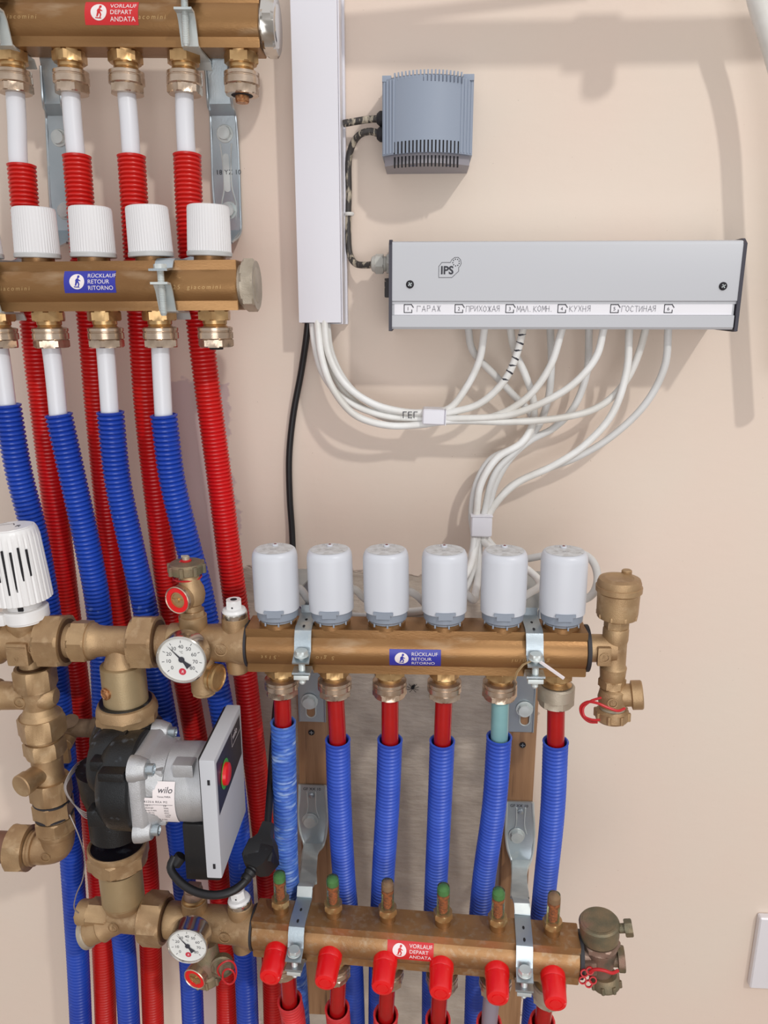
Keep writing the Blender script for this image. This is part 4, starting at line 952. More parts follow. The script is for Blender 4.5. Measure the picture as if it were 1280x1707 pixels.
xa, xe = BX(242), BX(278); M = BOT @ AX((xa, 0, 0), (1, 0, 0)); un = obj(G().hex(22.0, 0, xe - xa, M, 2.4, .15), 'union_nut', castold if False else cast, TB, W)
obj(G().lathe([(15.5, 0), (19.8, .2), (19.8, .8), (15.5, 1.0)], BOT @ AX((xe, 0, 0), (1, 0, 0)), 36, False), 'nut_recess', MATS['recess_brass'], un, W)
g = G(); chamfer_tube(g, BOT, xe - 3, xe + 9, 15.2); obj(g, 'union_tail', cast, TB, W)
# plug in the middle socket of the lower body
Mp = BOT @ T(BX(268) + .38 * LGb, 0, 26); o = thing('socket_plug', 'square headed brown brass plug just under the pump control box', 'plug', Mp)
obj(G().lathe([(11, -1), (11.4, 0), (11.4, 3), (10, 4)], None, 32), 'collar', bright, o); obj(G().lathe([(9.5, 4), (9.8, 6), (9, 12)], None, 32).box((0, 0, 12), (13, 13, 8), None, 1.5), 'square_head', castpink, o)
# lower drain valve
q = P(340, 1610, 186)
dv2 = thing('drain_valve', 'brass drain valve with red ring under the lower thermometer', 'valve', T(q), 'brass drain valves with red ring')
obj(G().lathe([(9, 22), (11.5, 6), (12.4, 0), (11, -9), (7, -13)], AX((3, 4, 0), (0, .1, 1)), 36), 'valve_body', castold, dv2)
Mf = AX((-6, -9, -5), (-.3, -1, -.05)); obj(G().lathe([(10.8, -12), (11.4, -1), (11.4, 2), (10.8, 2.6), (10.2, 2.0), (10.2, .5)], Mf, 40), 'outlet_rim', nickel, dv2)
obj(G().lathe([(10.3, .4), (10.3, 1.6), (6.8, 1.9), (6.6, .6)], Mf, 36, False), 'seal_ring', redcap, dv2, None, label='red sealing ring')
obj(G().lathe([(6.8, 0), (6.8, 1.0), (5.4, 1.2), (5.2, .5), (2, .6), (1.8, 2.4), (0, 2.6)], Mf, 30).box((0, 0, 1.2), (10.5, 1.2, .8), Mf), 'spindle_face', bright, dv2)
Mc = AX((2, 2, -12), (.15, -.1, -1)); g = G().lathe([(11.5, -3), (13, -1), (13, 6), (11, 8), (0, 8.4)], Mc, 36)
for k in range(8): g.cyl(1.8, -1, 6.5, Mc @ T(12.8 * math.cos(k * PI / 4), 12.8 * math.sin(k * PI / 4), 0), .3, 10)
obj(g, 'toothed_cap', castold, dv2)
Mr = AX((17, 4, 2), (.2, -1, .1)); obj(G().lathe([(10, 0), (11, 6)], Mr, 30).lathe([(11, 5), (11.6, 8), (10, 9), (9, 7), (0, 7)], Mr, 30), 'side_outlet', castold, dv2)
obj(G().sweep([(24 + 9 * math.cos(t), -6 + 2 * math.sin(2 * t), 0 + 13 * math.sin(t)) for t in [i * PI / 8 for i in range(17)]], .9, 6, 2).sweep([(26 + 6 * math.cos(t), -8, -3 + 9 * math.sin(t)) for t in [i * PI / 8 for i in range(17)]], .9, 6, 2), 'retaining_strap', redrub, dv2)

# ------------------------------------------------------------------ circulation pump
PA = P(255, 1299, 186)                                             # on the shaft axis
PU = thing('circulation_pump', 'black and aluminium circulation pump with grey control box', 'pump', T(PA))
X_ = (1, 0, 0)
def pxp(px, off=186): return (P(px, 1299, off) - PA).x
xV0, xV1, xF1, xM1, xC0, xC1 = pxp(168), pxp(243), pxp(260), pxp(330), pxp(332, 225), pxp(352, 225)
_t = MID @ Vector((xb, 0, 0)) - PA; _l = BOT @ Vector((xs, 0, 0)) - PA; tx, ty, lx_, ly_ = _t.x, _t.y, _l.x, _l.y
g = G().lathe([(30, xV1 - 34), (38, xV1 - 30), (42.5, xV1 - 24), (43.5, xV1 - 20), (44, xV1 - 2), (42, xV1)], AX((0, 0, 0), X_), 56)
g.lathe([(18, xV0 - 8), (26, xV0 - 5), (31, xV0 + 2), (33, xV0 + 12), (33, xV0 + 26)], AX((0, 10, 12), X_), 48)
g.lathe([(36, 4), (35, 24), (31, 33), (26, 40), (24, 44), (23.5, 60)], T(tx, ty, 0), 40); g.lathe([(30, 4), (28, 30), (24, 44), (24.2, 50), (24.2, 76)], T(lx_, ly_, 0) @ Matrix.Rotation(PI, 4, 'X'), 40)
g.box((xV1 - 32, -30, -16), (16, 14, 16), None, 3).box((xV1 - 12, -38, 30), (22, 12, 8), None, 2).box((xV1 - 30, -18, 28), (16, 16, 10), None, 3)
obj(g, 'pump_housing', blackcast, PU)
def rsq(x, h, rc, n=8):
    """rounded square ring at x: half size h, corner radius rc"""
    row = []
    for q in range(4):
        cx, cz = ((1, 1), (-1, 1), (-1, -1), (1, -1))[q]
        for i in range(n): t = PI / 2 * q + PI / 2 * i / (n - 1); row.append(Vector((x, cx * (h - rc) + rc * math.cos(t), cz * (h - rc) + rc * math.sin(t))))
    return row
g = G().rings([rsq(xV1 - 1, 36, 15), rsq(xV1, 37.5, 15), rsq(xV1 + 8, 37.5, 15), rsq(xV1 + 10, 36.5, 15), rsq(xV1 + 13, 34, 20), rsq(xV1 + 26, 33, 30), rsq(xF1 + 12, 32.5, 32), rsq(xM1 - 18, 32.5, 32)])
for sy, sz in ((-1, 1), (-1, -1), (1, 1), (1, -1)):
    M = AX((xV1 + 4, sy * 29.5, sz * 30), X_); g.lathe([(11.5, -4), (11.2, 2), (9, 8), (8.4, 10), (7.8, 10.5)], M, 28)
    g.box((xV1 + 14, sy * 23, sz * 23), (24, 9, 9), None, 3)
obj(g, 'motor_flange', alu, PU)
for sy, sz in ((-1, 1), (-1, -1), (1, 1)):
    M = AX((xV1 + 14, sy * 29.5, sz * 30), X_); obj(G().lathe([(5, 0), (5, 6), (3.4, 6.4), (2.8, 4), (0, 4)], M, 24), 'flange_screw', zinc, PU)
g = G().lathe([(33, xM1 - 22), (34, xM1 - 21), (34.5, xM1), (33, xC0)], AX((0, 0, 0), X_), 56); g.box((xM1 - 4, -20, 26), (18, 14, 14), None, 2); obj(g, 'motor_body', alu, PU)
def skin(R, x0, a0):
    return lambda u, v, R=R: Vector((x0 + u, -R * math.cos((a0 + v) / R), R * math.sin((a0 + v) / R)))
# rating plate on the motor cylinder
g = G(); mp = skin(34.3, 0, 0); mpx = pxp(277)
def plate(g, u0, u1, v0, v1, mp, n=10):
    gr = [[g.bm.verts.new(mp(u0 + (u1 - u0) * i / 3, v0 + (v1 - v0) * j / n)) for i in range(4)] for j in range(n + 1)]
    for j in range(n):
        for i in range(3): g.bm.faces.new((gr[j][i], gr[j][i + 1], gr[j + 1][i + 1], gr[j + 1][i]))
R1 = 35.4; mp = skin(R1, 0, 0); U0, U1, U2 = mpx - 9, mpx + 2, mpx + 19
plate(g, U1 - 2, U2, -26, 20, mp); plate(g, U0, U1 - 1.5, -22, 6, mp); rp = obj(g, 'rating_plate', stickw, PU, sharp=80, label='white rating plate')
g = G(); mp = skin(R1 + .2, 0, 0)
put_text(g, 'wilo', 7.6, lambda u, v: mp(U1 + 2 + u, 10.5 + v), shear=.25); put_text(g, 'Yonos PARA', 2.2, lambda u, v: mp(U1 + 2 + u, 6.5 + v))
put_text(g, 'RS25/6 RKA M2', 2.6, lambda u, v: mp(U0 + 1.5 + u, 1.6 + v), space=1.2)
for k in range(6): put_text(g, random.choice(['4529187', '230 V ~', '1~50 Hz', 'IPX4D', 'Imax 0.44A']), 2.1, lambda u, v, k=k: mp(U0 + 2 + u, -1.8 - 2.7 * k + v)); put_text(g, random.choice(['1x230', '0.8', 'TF95', '45W']), 2.1, lambda u, v, k=k: mp(U1 + 7 + u, -1.8 - 2.7 * k + v))
put_text(g, 'CE  EEI ≤ 0.20', 2.8, lambda u, v: mp(U0 + 2 + u, -20.6 + v)); put_line(g, [(U0 + 1, -.4), (U2 - 2, -.4)], .25, mp)
obj(g, 'plate_print', ink, rp, sharp=80)
# control box: a slab whose face looks along the shaft
cy = (-(P(350, 1400, 245).y) + 0)
yN = P(350, 1400, 247).y - PA.y; yF = P(350, 1400, 158).y - PA.y
zT1 = (P(347, 1266, 247) - PA).z; zB1 = (P(350, 1464, 247) - PA).z
xN0, xN1 = (P(336, 1340, 247) - PA).x, (P(362, 1340, 247) - PA).x
cyc, czc = (yN + yF) / 2, (zT1 + zB1) / 2
cb = obj(G().box(((xN0 + xN1) / 2, cyc, czc), (xN1 - xN0, abs(yF - yN), zT1 - zB1), None, 1.6), 'control_box', boxg, PU)
faceM = Matrix(((0, 0, 1, xN1 + .15), (1, 0, 0, yN), (0, 1, 0, zB1), (0, 0, 0, 1)))     # u = depth from the near edge, v = up
Wf, Hf = abs(yF - yN), zT1 - zB1; fm = lambda u, v, e=0: faceM @ Vector((u, v, e))
g = G(); put_poly(g, [(4, Hf * .52), (Wf - 5, Hf * .58), (Wf - 5, Hf - 6), (4, Hf - 5)], lambda u, v: fm(u, v)); cp = obj(g, 'control_panel', mat('panel_black', srgb(40, 38, 46), .35), PU, label='black control panel')
g = G(); put_ring(g, 9.5, 12.6, lambda u, v: fm(u + 26, v + Hf * .74, .3)); obj(g, 'knob_scale', ledg, cp, label='green ring scale')
obj(G().lathe([(9.6, 0), (9.2, 3), (7, 4), (0, 4.2)], faceM @ T(26, Hf * .74, 0), 36), 'control_knob', redcap, cp, label='red control knob')
g = G(); put_text(g, 'wilo', 9, lambda u, v: fm(u + Wf * .62, v + Hf * .86, .3)); put_line(g, [(Wf * .58, Hf * .82), (Wf * .92, Hf * .82), (Wf * .92, Hf * .95), (Wf * .58, Hf * .95), (Wf * .58, Hf * .82)], .5, lambda u, v: fm(u, v, .3)); obj(g, 'panel_print', stickw, cp)
g = G().box((xN0 + 7, yN - .2, zT1 - 20), (2, .8, 4.5), None, .2).box((xN0 + 7, yN - .2, zB1 + 12), (2, .8, 4.5), None, .2); obj(g, 'latch_hole', dark, cb)
g = G().box((xN0 - 1.2, cyc + 3, czc), (2.4, Wf - 6, Hf - 4), None, .6); obj(g, 'back_shell', blackp, PU)
q0 = P(308, 1362, 200) - PA; q1 = P(336, 1455, 200) - PA
obj(G().box(((q0.x + xN0) / 2, cyc + 16, (q0.z + q1.z) / 2), (xN0 - q0.x, 46, q0.z - q1.z), None, 3).cyl(5.5, 0, 10, AX(P(288, 1432, 205) - PA + Vector((8, 0, 4)), (-.6, -.2, -.8)), .8, 24), 'terminal_box', blackp, PU)
# power lead with plug
PL = thing('power_lead', 'black power lead hanging under the pump with angled plug', 'power cable', T(P(350, 1490, 225)))
obj(G().sweep([P(291, 1428, 206), P(284, 1445, 212), P(298, 1468, 220), P(325, 1486, 226), P(360, 1492, 230), P(390, 1484, 228), P(408, 1470, 222), P(416, 1458, 215)], 3.6, 16, 3), 'cord', blackc, PL, W)
a, b = P(408, 1468, 221), P(452, 1402, 186); d = (b - a)
M = AX(a, d); Lp = d.length
obj(G().lathe([(4.4, 0), (5, 3), (4.4, 5), (5.6, 8), (4.8, 10), (7.2, 14)], M, 24), 'strain_relief', blackp, PL, W)
obj(G().rings([[M @ Vector((sx * w_, sy * h_, z)) for sx, sy in ((-1, -1), (1, -1), (1, 1), (-1, 1))] for z, w_, h_ in ((11, 7, 7), (16, 12, 10), (30, 13.5, 12), (32, 12, 11), (Lp * .62, 12, 10.5))]), 'plug', blackp, PL, W, 50)
# connector body and black cable from the trunking
CX = thing('extension_cable', 'black cable running down the wall from the trunking to the pump plug', 'power cable', T(P(484, 750, 8)))
obj(G().sweep([P(514, 530, 22), P(511, 560, 20), P(502, 620, 12), P(489, 690, 7), P(482, 760, 6), P(483, 830, 6), P(487, 890, 8), P(488, 970, 20), P(480, 1060, 50), P(462, 1160, 80), P(455, 1240, 110), P(450, 1320, 150), P(446, 1376, 180)], 3.4, 16, 4), 'cord', blackc, CX, W)
M2 = AX(P(436, 1424, 198), P(446, 1378, 181) - P(436, 1424, 198))
obj(G().rings([[M2 @ Vector((sx * w_, sy * h_, z)) for sx, sy in ((-1, -1), (1, -1), (1, 1), (-1, 1))] for z, w_, h_ in ((-6, 13, 11), (0, 13.5, 12), (10, 10.5, 9), (16, 6, 6), (27, 4.4, 4.4))]), 'socket_body', blackp, CX, W, 50)

# capillary wires looping between valve chain and pump
g = G()
for k in range(4):
    a = P(148 + k, 1268 + 3 * k, 150); g.sweep([P(146, 1262 + 4 * k, 140), P(118, 1285 + 3 * k, 178), P(107 + k, 1312, 184), P(118 + 2 * k, 1335 + 2 * k, 186), P(142, 1354 + 3 * k, 190), P(172, 1356 + 3 * k, 196)], .55, 6, 3)
g.sweep([P(116, 1358, 184), P(132, 1395, 190), P(141, 1430, 188), P(138, 1465, 186), P(126, 1495, 182), P(124, 1515, 182), P(131, 1522, 180)], .6, 6, 3)
one(g, 'capillary_wire', wirem, 'thin coiled grey wire hanging between the valve chain and the pump', 'wire')
# ------------------------------------------------------------------ air vents on the right
RX = lambda px, py=1085: lx(MID, px, py, 160).x
xr = RX(1024); o = thing('air_vent', 'clean brass automatic air vent right of the actuator manifold', 'air vent', MID @ T(xr, 0, 0), 'air vents at the right ends')
AV = o; zr = lambda py, px=1024: L3(MID, px, py, 160).z
M = MID @ AX((LM, 0, 0), (1, 0, 0)); obj(G().lathe([(17, -1), (20.6, 0), (20.6, 3.2), (17, 3.8)], M, 40), 'gasket', rubber, o, W)
g = G().lathe([(12.2, 2), (12.2, xr - LM)], M, 40)
Mz = MID @ T(xr, 0, 0)
g.lathe([(9.6, zr(1140) + 2), (10.6, zr(1134)), (11.2, zr(1120)), (11.6, zr(1112)), (10.4, zr(1108)), (10.2, zr(1070)), (11, zr(1064)), (11, zr(1048)), (10.2, zr(1044))], Mz, 36)
g.hex(9.2, zr(1046), zr(1028), Mz, .8, .4); g.box((RX(1001) - xr, -13, -1.5), (11.5, 5, 17), Mz, 1.5)
emboss(g, MID @ AX((RX(1001), -15.7, -1.5), (0, -1, 0)), 4)
g.hex(10.4, zr(1146), zr(1132), Mz, .8, .1)
obj(g, 'body', cast, o, W)
g = G().lathe([(13, zr(1030)), (16.8, zr(1026)), (17.4, zr(1018)), (17.8, zr(985)), (19.4, zr(982)), (19.4, zr(974)), (18.4, zr(973)), (18.4, zr(968)), (17.2, zr(962)), (12, zr(960)), (11.2, zr(960.6)), (0, zr(960.4))], Mz, 48)
for k in range(9): g.box((16.6 * math.cos(k * .7), 16.6 * math.sin(k * .7), zr(1026) + 2.2), (2, 2, 4), Mz, .5)
obj(g, 'float_chamber', cast, o, W)
g = G().cyl(4.4, 0, 8, MID @ T(xr + 9, 13, zr(963) - 4), .8, 24).cyl(4.9, 2, 4, MID @ T(xr + 9, 13, zr(963) - 4), .4, 24); obj(g, 'vent_valve', cast, o, W)
zb = zr(1163)
g = G().lathe([(5, 12), (11.4, 8), (13, 0), (11.5, -8), (9, -13), (8.6, -18)], Mz @ T(1, -2, zb), 36).lathe([(10, 0), (10, 14), (12.8, 15), (12.8, 23), (12, 24), (10.6, 22), (0, 22)], MID @ AX((xr + 2, -2, zb + 2), (1, -.15, .12)), 36)
emboss(g, MID @ AX((xr - 2, -14.6, zb + 1), (-.1, -1, .1)), 4); obj(g, 'drain_body', cast, o, W)
Mc = MID @ AX((xr + 1, -4, zr(1187)), (.02, -.05, -1)); g = G().lathe([(12, -4), (14.2, -2), (14.4, 5), (13, 7), (8, 8), (0, 8.4)], Mc, 36)
for k in range(8): g.cyl(1.9, -2, 5.6, Mc @ T(14.2 * math.cos(k * PI / 4), 14.2 * math.sin(k * PI / 4), 0), .3, 10)
obj(g, 'toothed_cap', cast, o, W)
obj(G().cyl(11, -6, -2, Mc, .4), 'grey_seal', mat('seal_grey', srgb(150, 140, 120), .6), o, W)
def strap(pp, r=.95): return G().sweep([P(*q) for q in pp], r, 8, 2)
g = strap([(1041, 1181, 180), (1030, 1185, 184), (1014, 1180, 184), (995, 1172, 182), (980, 1170, 178), (968, 1178, 174), (970, 1192, 174), (982, 1203, 176), (996, 1204, 178)], 1.2)
g.sweep([P(1002, 1163, 170), P(984, 1169, 172), P(972, 1180, 175), (P(974, 1194, 176)), P(988, 1200, 180), P(1000, 1200, 182)], 1.1, 8, 2)
obj(g, 'retaining_strap', redrub, AV, W)
# corroded vent at the bottom manifold
M0 = BOT @ AX((LB, 0, 0), (1, 0, 0)); off2 = 188
vx = (BOT.inverted() @ P(1004, 1560, off2)).x
VB = thing('air_vent', 'corroded greenish brass air vent right of the bottom manifold', 'air vent', BOT @ T(vx, 0, 0), 'air vents at the right ends')
obj(G().lathe([(17, -1), (20.8, 0), (20.8, 3.4), (17, 4)], M0, 40), 'gasket', rubber, VB, W)
zq = lambda py, px=1004: (BOT.inverted() @ P(px, py, off2)).z
Mt = BOT @ T(vx, 0, 0) @ Matrix.Rotation(-.10, 4, 'Y')
g = G().lathe([(12, 2), (12, vx - LB)], M0, 36)
g.lathe([(9, zq(1628)), (10.5, zq(1612)), (13.5, zq(1600)), (15.6, zq(1572)), (15.6, zq(1566))], Mt, 36)
g.box((-12, -12, -1), (13, 6, 14), Mt, 1.5); g.hex(15.8, zq(1575), zq(1566), Mt, 1, .2)
obj(g, 'body', castpink, VB, W)
zt2 = zq(1537)
g = G().lathe([(15, zq(1566)), (17, zq(1563)), (17.6, zq(1556)), (18.2, zt2 - 1), (17, zt2 + .8), (15.5, zt2 + 1)], Mt, 44).lathe([(14.8, zt2 + 1.2), (0, zt2 + .9)], Mt, 40, False); obj(g, 'float_chamber', castold, VB, W)
Mk = Mt @ AX((17, -2, zt2 - 6), (1, -.05, .1)); obj(G().cyl(4.2, 0, 6, Mk).hex(6.6, 5, 12, Mk, .8, .2), 'vent_knob', castold, VB, W)
Mk = Mt @ AX((9, -2, zq(1596)), (1, -.05, 0)); obj(G().cyl(7, 0, 6, Mk).hex(10.5, 6, 12, Mk, 1, .1, n=8), 'side_cap', castold, VB, W)
Mc = Mt @ AX((3, -3, zq(1630)), (.05, -.1, -1)); g = G().lathe([(11, -6), (13, -3), (13.4, 4), (12, 6), (0, 7)], Mc, 36)
for k in range(8): g.cyl(1.8, -2, 4.6, Mc @ T(13.2 * math.cos(k * PI / 4), 13.2 * math.sin(k * PI / 4), 0), .3, 10)
obj(g, 'toothed_cap', castold, VB, W)
g = strap([(1030, 1618, 208), (1020, 1622, 212), (1008, 1618, 212), (992, 1616, 210), (983, 1620, 208)], 1.5)
for cx_, cy_ in ((974, 1622), (983, 1618), (971, 1634), (981, 1640), (988, 1634)):
    g.lathe([(2.5, -.8), (3.6, -.8), (3.6, .8), (2.5, .8), (2.5, -.8)], AX(P(cx_, cy_, 208), (0, -1, .3)), 14, False)
obj(g, 'retaining_strap', redrub, VB, W)

# nylon tie wrapped on the right clamp
q = lx(MID, 893, 1100, 185)
TI = thing('cable_tie', 'cut nylon cable tie tucked behind the right clamp bolt', 'cable tie', T(P(895, 1104, 195)))
obj(G().ribbon([P(858, 1133, 186), P(862, 1120, 188), P(872, 1108, 190), P(886, 1101, 192)], 2.6, .7, (0.4, -1, .2)), 'tie_loop', tiem, TI, W)
obj(G().ribbon([P(900, 1103, 194), P(920, 1117, 198), P(940, 1131, 200)], 2.2, 1.6, (0.4, -.3, .8)), 'tie_tail', mat('tie_white', srgb(235, 225, 225), .3), TI, W)

# ------------------------------------------------------------------ electrical boxes
# white trunking
TD = 38.0
A, B = P(491, -120, TD), P(567.5, -120, TD); zt = P(520, -150, TD).z; zb = P(530, 538, TD).z
Tl, Tr = P(498, 530, TD), P(568.5, 530, TD)
tr = thing('cable_trunking', 'white vertical cable trunking left of the transformer', 'cable trunking', Vector(((Tl.x + Tr.x) / 2, 0, zb)))
wdt = Tr.x - Tl.x
obj(G().box((0, -TD / 2 - 3, (zt - zb) / 2), (wdt, TD - 6, zt - zb), None, .8), 'cover', trunkw, tr)
obj(G().box((2.2, -4.5, (zt - zb) / 2 - 1.5), (wdt + 2.5, 8, zt - zb + 1), None, .5).box((wdt / 2 + .8, -TD / 2, (zt - zb) / 2 - 1), (1.2, TD - 7, zt - zb + .5), None, .2), 'base_channel', trunkw, tr)
obj(G().box((0, -TD / 2 - 1, 1), (wdt - 5, TD - 12, 3.0), None), 'open_end', dark, tr)

# transformer
a = P(637, 115, 48); b = P(791, 108, 48); c = P(640, 258, 48); xm = (a.x + b.x) / 2; ww = b.x - a.x; ztop = P(715, 112, 62).z; zbot = P(715, 276, 45).z
zf = P(715, 254, 62).z
TRF = thing('transformer', 'blue-grey plastic transformer housing with vent slots above the control box', 'transformer', Vector((xm, 0, zbot)))
H = ztop - zbot; hf = zf - zbot
# curved cover: plan outline extruded upward
def plan(wd_, d0, d1):
    n = 14; pts = [(-wd_ / 2, 0)] + [(-wd_ / 2 + wd_ * i / n, -(d0 + (d1 - d0) * (1 - ((2 * i / n) - 1) ** 2))) for i in range(n + 1)] + [(wd_ / 2, 0)]
    return pts
obj(G().prism(plan(ww - 4, 42, 58), 0, H - 4), 'base', transd, TRF)
gcv = G().prism(plan(ww, 46, 64), hf, H - 6); 
for k in range(19):                                             # teeth of the top grille
    x = -ww * .36 + ww * .72 * k / 18; y = -(46 + 18 * (1 - (2 * x / ww) ** 2)); gcv.box((x, y + 9, H - 5), (1.5, 18, 6), None, .3)
gcv.box((-ww * .45, -26, H - 5), (ww * .10, 46, 5), None, .4).box((ww * .44, -26, H - 5), (ww * .12, 48, 5), None, .4)
cv = obj(gcv, 'cover', transg, TRF)
for sx in (-1, 1):
    for k in range(4): 
        x = sx * ww * (.37 + .036 * k); y = -(46 + 18 * (1 - (2 * x / ww) ** 2)); obj(G().box((x, y - .1, hf / 2 + H / 2 - 3), (1.3, 1.6, H - hf - 8), None, .5), 'ridge', transg, cv)
g = G()
for k in range(18):
    x = -ww * .36 + ww * .7 * k / 17; y = -(46 + 18 * (1 - (2 * x / ww) ** 2))
    g.box((x, y + .1, hf + 5), (1.4, .8, 10), None, .3); y2 = -(42 + 16 * (1 - (2 * x / ww) ** 2)); g.box((x, y2 + 1.2, hf - 6), (1.4, 3, 9), T(0, 0, 0), .3)
obj(g, 'vent_slot', dark, cv)
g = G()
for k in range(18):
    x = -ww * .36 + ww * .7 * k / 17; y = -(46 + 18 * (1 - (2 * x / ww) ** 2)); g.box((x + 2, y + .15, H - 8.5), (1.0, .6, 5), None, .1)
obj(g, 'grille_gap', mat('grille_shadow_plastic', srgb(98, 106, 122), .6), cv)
for k in (-.2, .2): obj(G().box((ww * k + 3, -45, 3), (6, 5, 7), None, 1), 'foot', mat('transformer_foot', srgb(108, 112, 138), .5), TRF)
# glands of the transformer
for py, nm in ((198, 'upper'), (224, 'lower')):
    q = P(632, py, 22); obj(G().lathe([(6, 0), (6.6, 1), (6.6, 4), (5, 6), (4, 7)], AX((xm - ww / 2 + .5, q.y, q.z), (-1, 0, 0)), 24), 'rubber_grommet', rubber, TRF, W)
cabA = G().sweep([P(636, 198, 22), P(615, 199, 21), P(595, 202, 19), P(572, 206, 18)], 3.2, 14, 3); one(cabA, 'power_cable', paintcable, 'short dark cable with flaking white paint from trunking to transformer', 'cable', 'paint-smeared dark cables')
cabB = G().sweep([P(634, 224, 22), P(618, 219, 22), P(602, 223, 20), P(590, 236, 14), P(582, 260, 9), P(581, 320, 7), P(580, 390, 7), P(583, 424, 9), P(592, 439, 16), P(612, 442, 26), P(620, 441, 30)], 3.2, 14, 3)
one(cabB, 'power_cable', paintcable, 'dark cable with flaking white paint looping from transformer down to control box', 'cable', 'paint-smeared dark cables')
one(G().lathe([(4.4, -1.6), (5, 0), (4.4, 1.6)], AX(P(582, 357, 7), (0, 0, 1)), 16), 'cable_tie', cablew, 'small white cable tie round the paint-flaked cable', 'cable tie')

# heating control box
D = 74.0
TLp, TRp, BLp, BRp = P(647, 402, D), P(1243, 399, D), P(649, 547, D), P(1232, 551, D)
zt, zb = (TLp.z + TRp.z) / 2, (BLp.z + BRp.z) / 2; xl_, xr_ = (TLp.x + BLp.x) / 2, (TRp.x + BRp.x) / 2
HB = thing('heating_control_box', 'long grey control box with handwritten room strip', 'control box', Vector(((xl_ + xr_) / 2, 0, zb)))
wb, hb = xr_ - xl_, zt - zb
zs0, zs1 = (P(900, 526, D) - P(900, 549, D)).z, (P(900, 503, D) - P(900, 549, D)).z
def prof(p, x0, x1, g): g.rings([[Vector((x, y, z)) for y, z in p] for x in (x0, x1)])
e_ = 3.0
g = G(); prof([(-.5, hb - 3), (-D + 5, hb), (-D + 1.5, hb - 1), (-D, hb - 4), (-D, zs1 + .8), (-D + 1.5, zs1), (-D + 1.5, zs1 - 2), (-.5, zs1 - 2)], -wb / 2 + e_, wb / 2 - e_, g); obj(g, 'cover', boxg, HB)
g = G(); prof([(-.5, zs1 - 2), (-D + 2.4, zs1 - 2), (-D + 2.4, zs0 + .4), (-D, zs0), (-D, 2), (-D + 1.5, 0), (-.5, 0)], -wb / 2 + e_, wb / 2 - e_ - 1, g); obj(g, 'lower_rail', boxg, HB)
g = G().box((-.5, -D + 2.2, (zs0 + zs1) / 2), (wb - 11, .8, zs1 - zs0 - 1), None); ls = obj(g, 'label_strip', paper, HB, label='white paper label strip')
for s in (-1, 1):
    pr = [(0, -1), (0, hb + .5), (-D + 6, hb + 1.5), (-D - .6, hb - 3), (-D - .8, -1.5), (-D + 3, -2)]
    g = G(); prof(pr, s * (wb / 2 - e_) if s > 0 else -wb / 2, s * wb / 2 if s > 0 else -wb / 2 + e_, g); obj(g, 'end_plate', endg, HB, label='charcoal end plate')
X0 = -wb / 2 - 0; sx = wb / (1240 - 647)
def ux(px): return (P(px, 513, D).x - HB.location.x * 1000)
zstr = zs0 + 3.2
mp = lambda u, v: Vector((u, -D + 1.5, v))
for k, px in enumerate((680, 765, 850, 937, 1025, 1115)):
    g = G(); x = ux(px); b_ = 3.5; z = (zs0 + zs1) / 2
    put_line(g, [(x + b_ - 1, z + b_), (x - b_, z + b_), (x - b_, z - b_), (x + b_, z - b_), (x + b_, z - 1)], .7, mp); put_line(g, [(x + b_ - .6, z + b_ + .3), (x + b_ + 1.4, z + 1)], .8, mp)
    put_text(g, str(k + 1), 4.4, lambda u, v, x=x, z=z: mp(x + u, z - 1.6 + v), 'CENTER')
    obj(g, 'printed_number', ink, ls, sharp=80)
for t, px0, px1 in (('ГАРАЖ', 695, 737), ('ПРИХОЖАЯ', 777, 835), ('МАЛ.КОМН.', 862, 925), ('КУХНЯ', 950, 987), ('ГОСТИНАЯ', 1037, 1096)):
    g = G(); u0, u1 = ux(px0), ux(px1); hand(g, t, u0, (zs0 + zs1) / 2 - 2.6, 5.0, (u1 - u0) / len(t), .5, mp); obj(g, 'handwritten_word', pencil, ls, sharp=80)
# maker's logo
ix, iz = ux(747), (P(747, 447, D).z - zb); mp = lambda u, v: Vector((ix + u, -D - .2, iz + v))
g = G(); k_ = .54
def lg(px, py): return ((px - 747) * k_, (447 - py) * k_)
put_line(g, [lg(*q) for q in ((730, 461), (730, 444), (735, 438), (749, 438), (751, 434), (756, 430), (762, 430), (766, 434), (767, 440), (765, 444), (763, 446), (763, 452), (752, 462), (730, 462))], .4, mp)
put_text(g, 'IPS', 9.6, lambda u, v: mp(u - 7.6, v - 5), fat=.28); 
for k in range(9):
    a = k * 2 * PI / 9 + .3; c_ = lg(758.5 + 5.4 * math.cos(a), 438 + 5.4 * math.sin(a)); put_poly(g, [(c_[0] + .55 * math.cos(t), c_[1] + .55 * math.sin(t)) for t in [i * PI / 4 for i in range(8)]], mp)
obj(g, 'logo', ink, HB, sharp=80)
for px, py in ((683, 474), (1201, 477)):
    M = AX((ux(px), -D, P(px, py, D).z - zb), (0, -1, 0)); s_ = obj(G().lathe([(3.6, -.2), (3.5, .8), (2.6, 1.6), (0, 1.8)], M, 24), 'cover_screw', mat('black_screw', srgb(44, 42, 46), .35, .5), HB)
    obj(G().box((0, 0, 1.7), (3.8, .7, .5), M @ Matrix.Rotation(.6, 4, 'Z')).box((0, 0, 1.7), (.7, 3.8, .5), M @ Matrix.Rotation(.6, 4, 'Z')), 'screw_cross', zincw, s_)
q = P(640, 440, 32); M = AX((xl_, q.y, q.z), (-1, 0, 0))
obj(G().hex(8.5, 0, 4, M, .6).lathe([(6, 4), (7, 5), (7, 7)], M, 24).hex(8.2, 7, 15, M, .8, .3).lathe([(8, 15), (6.6, 18), (4, 19)], M, 24), 'cable_gland', glandm, HB, W)
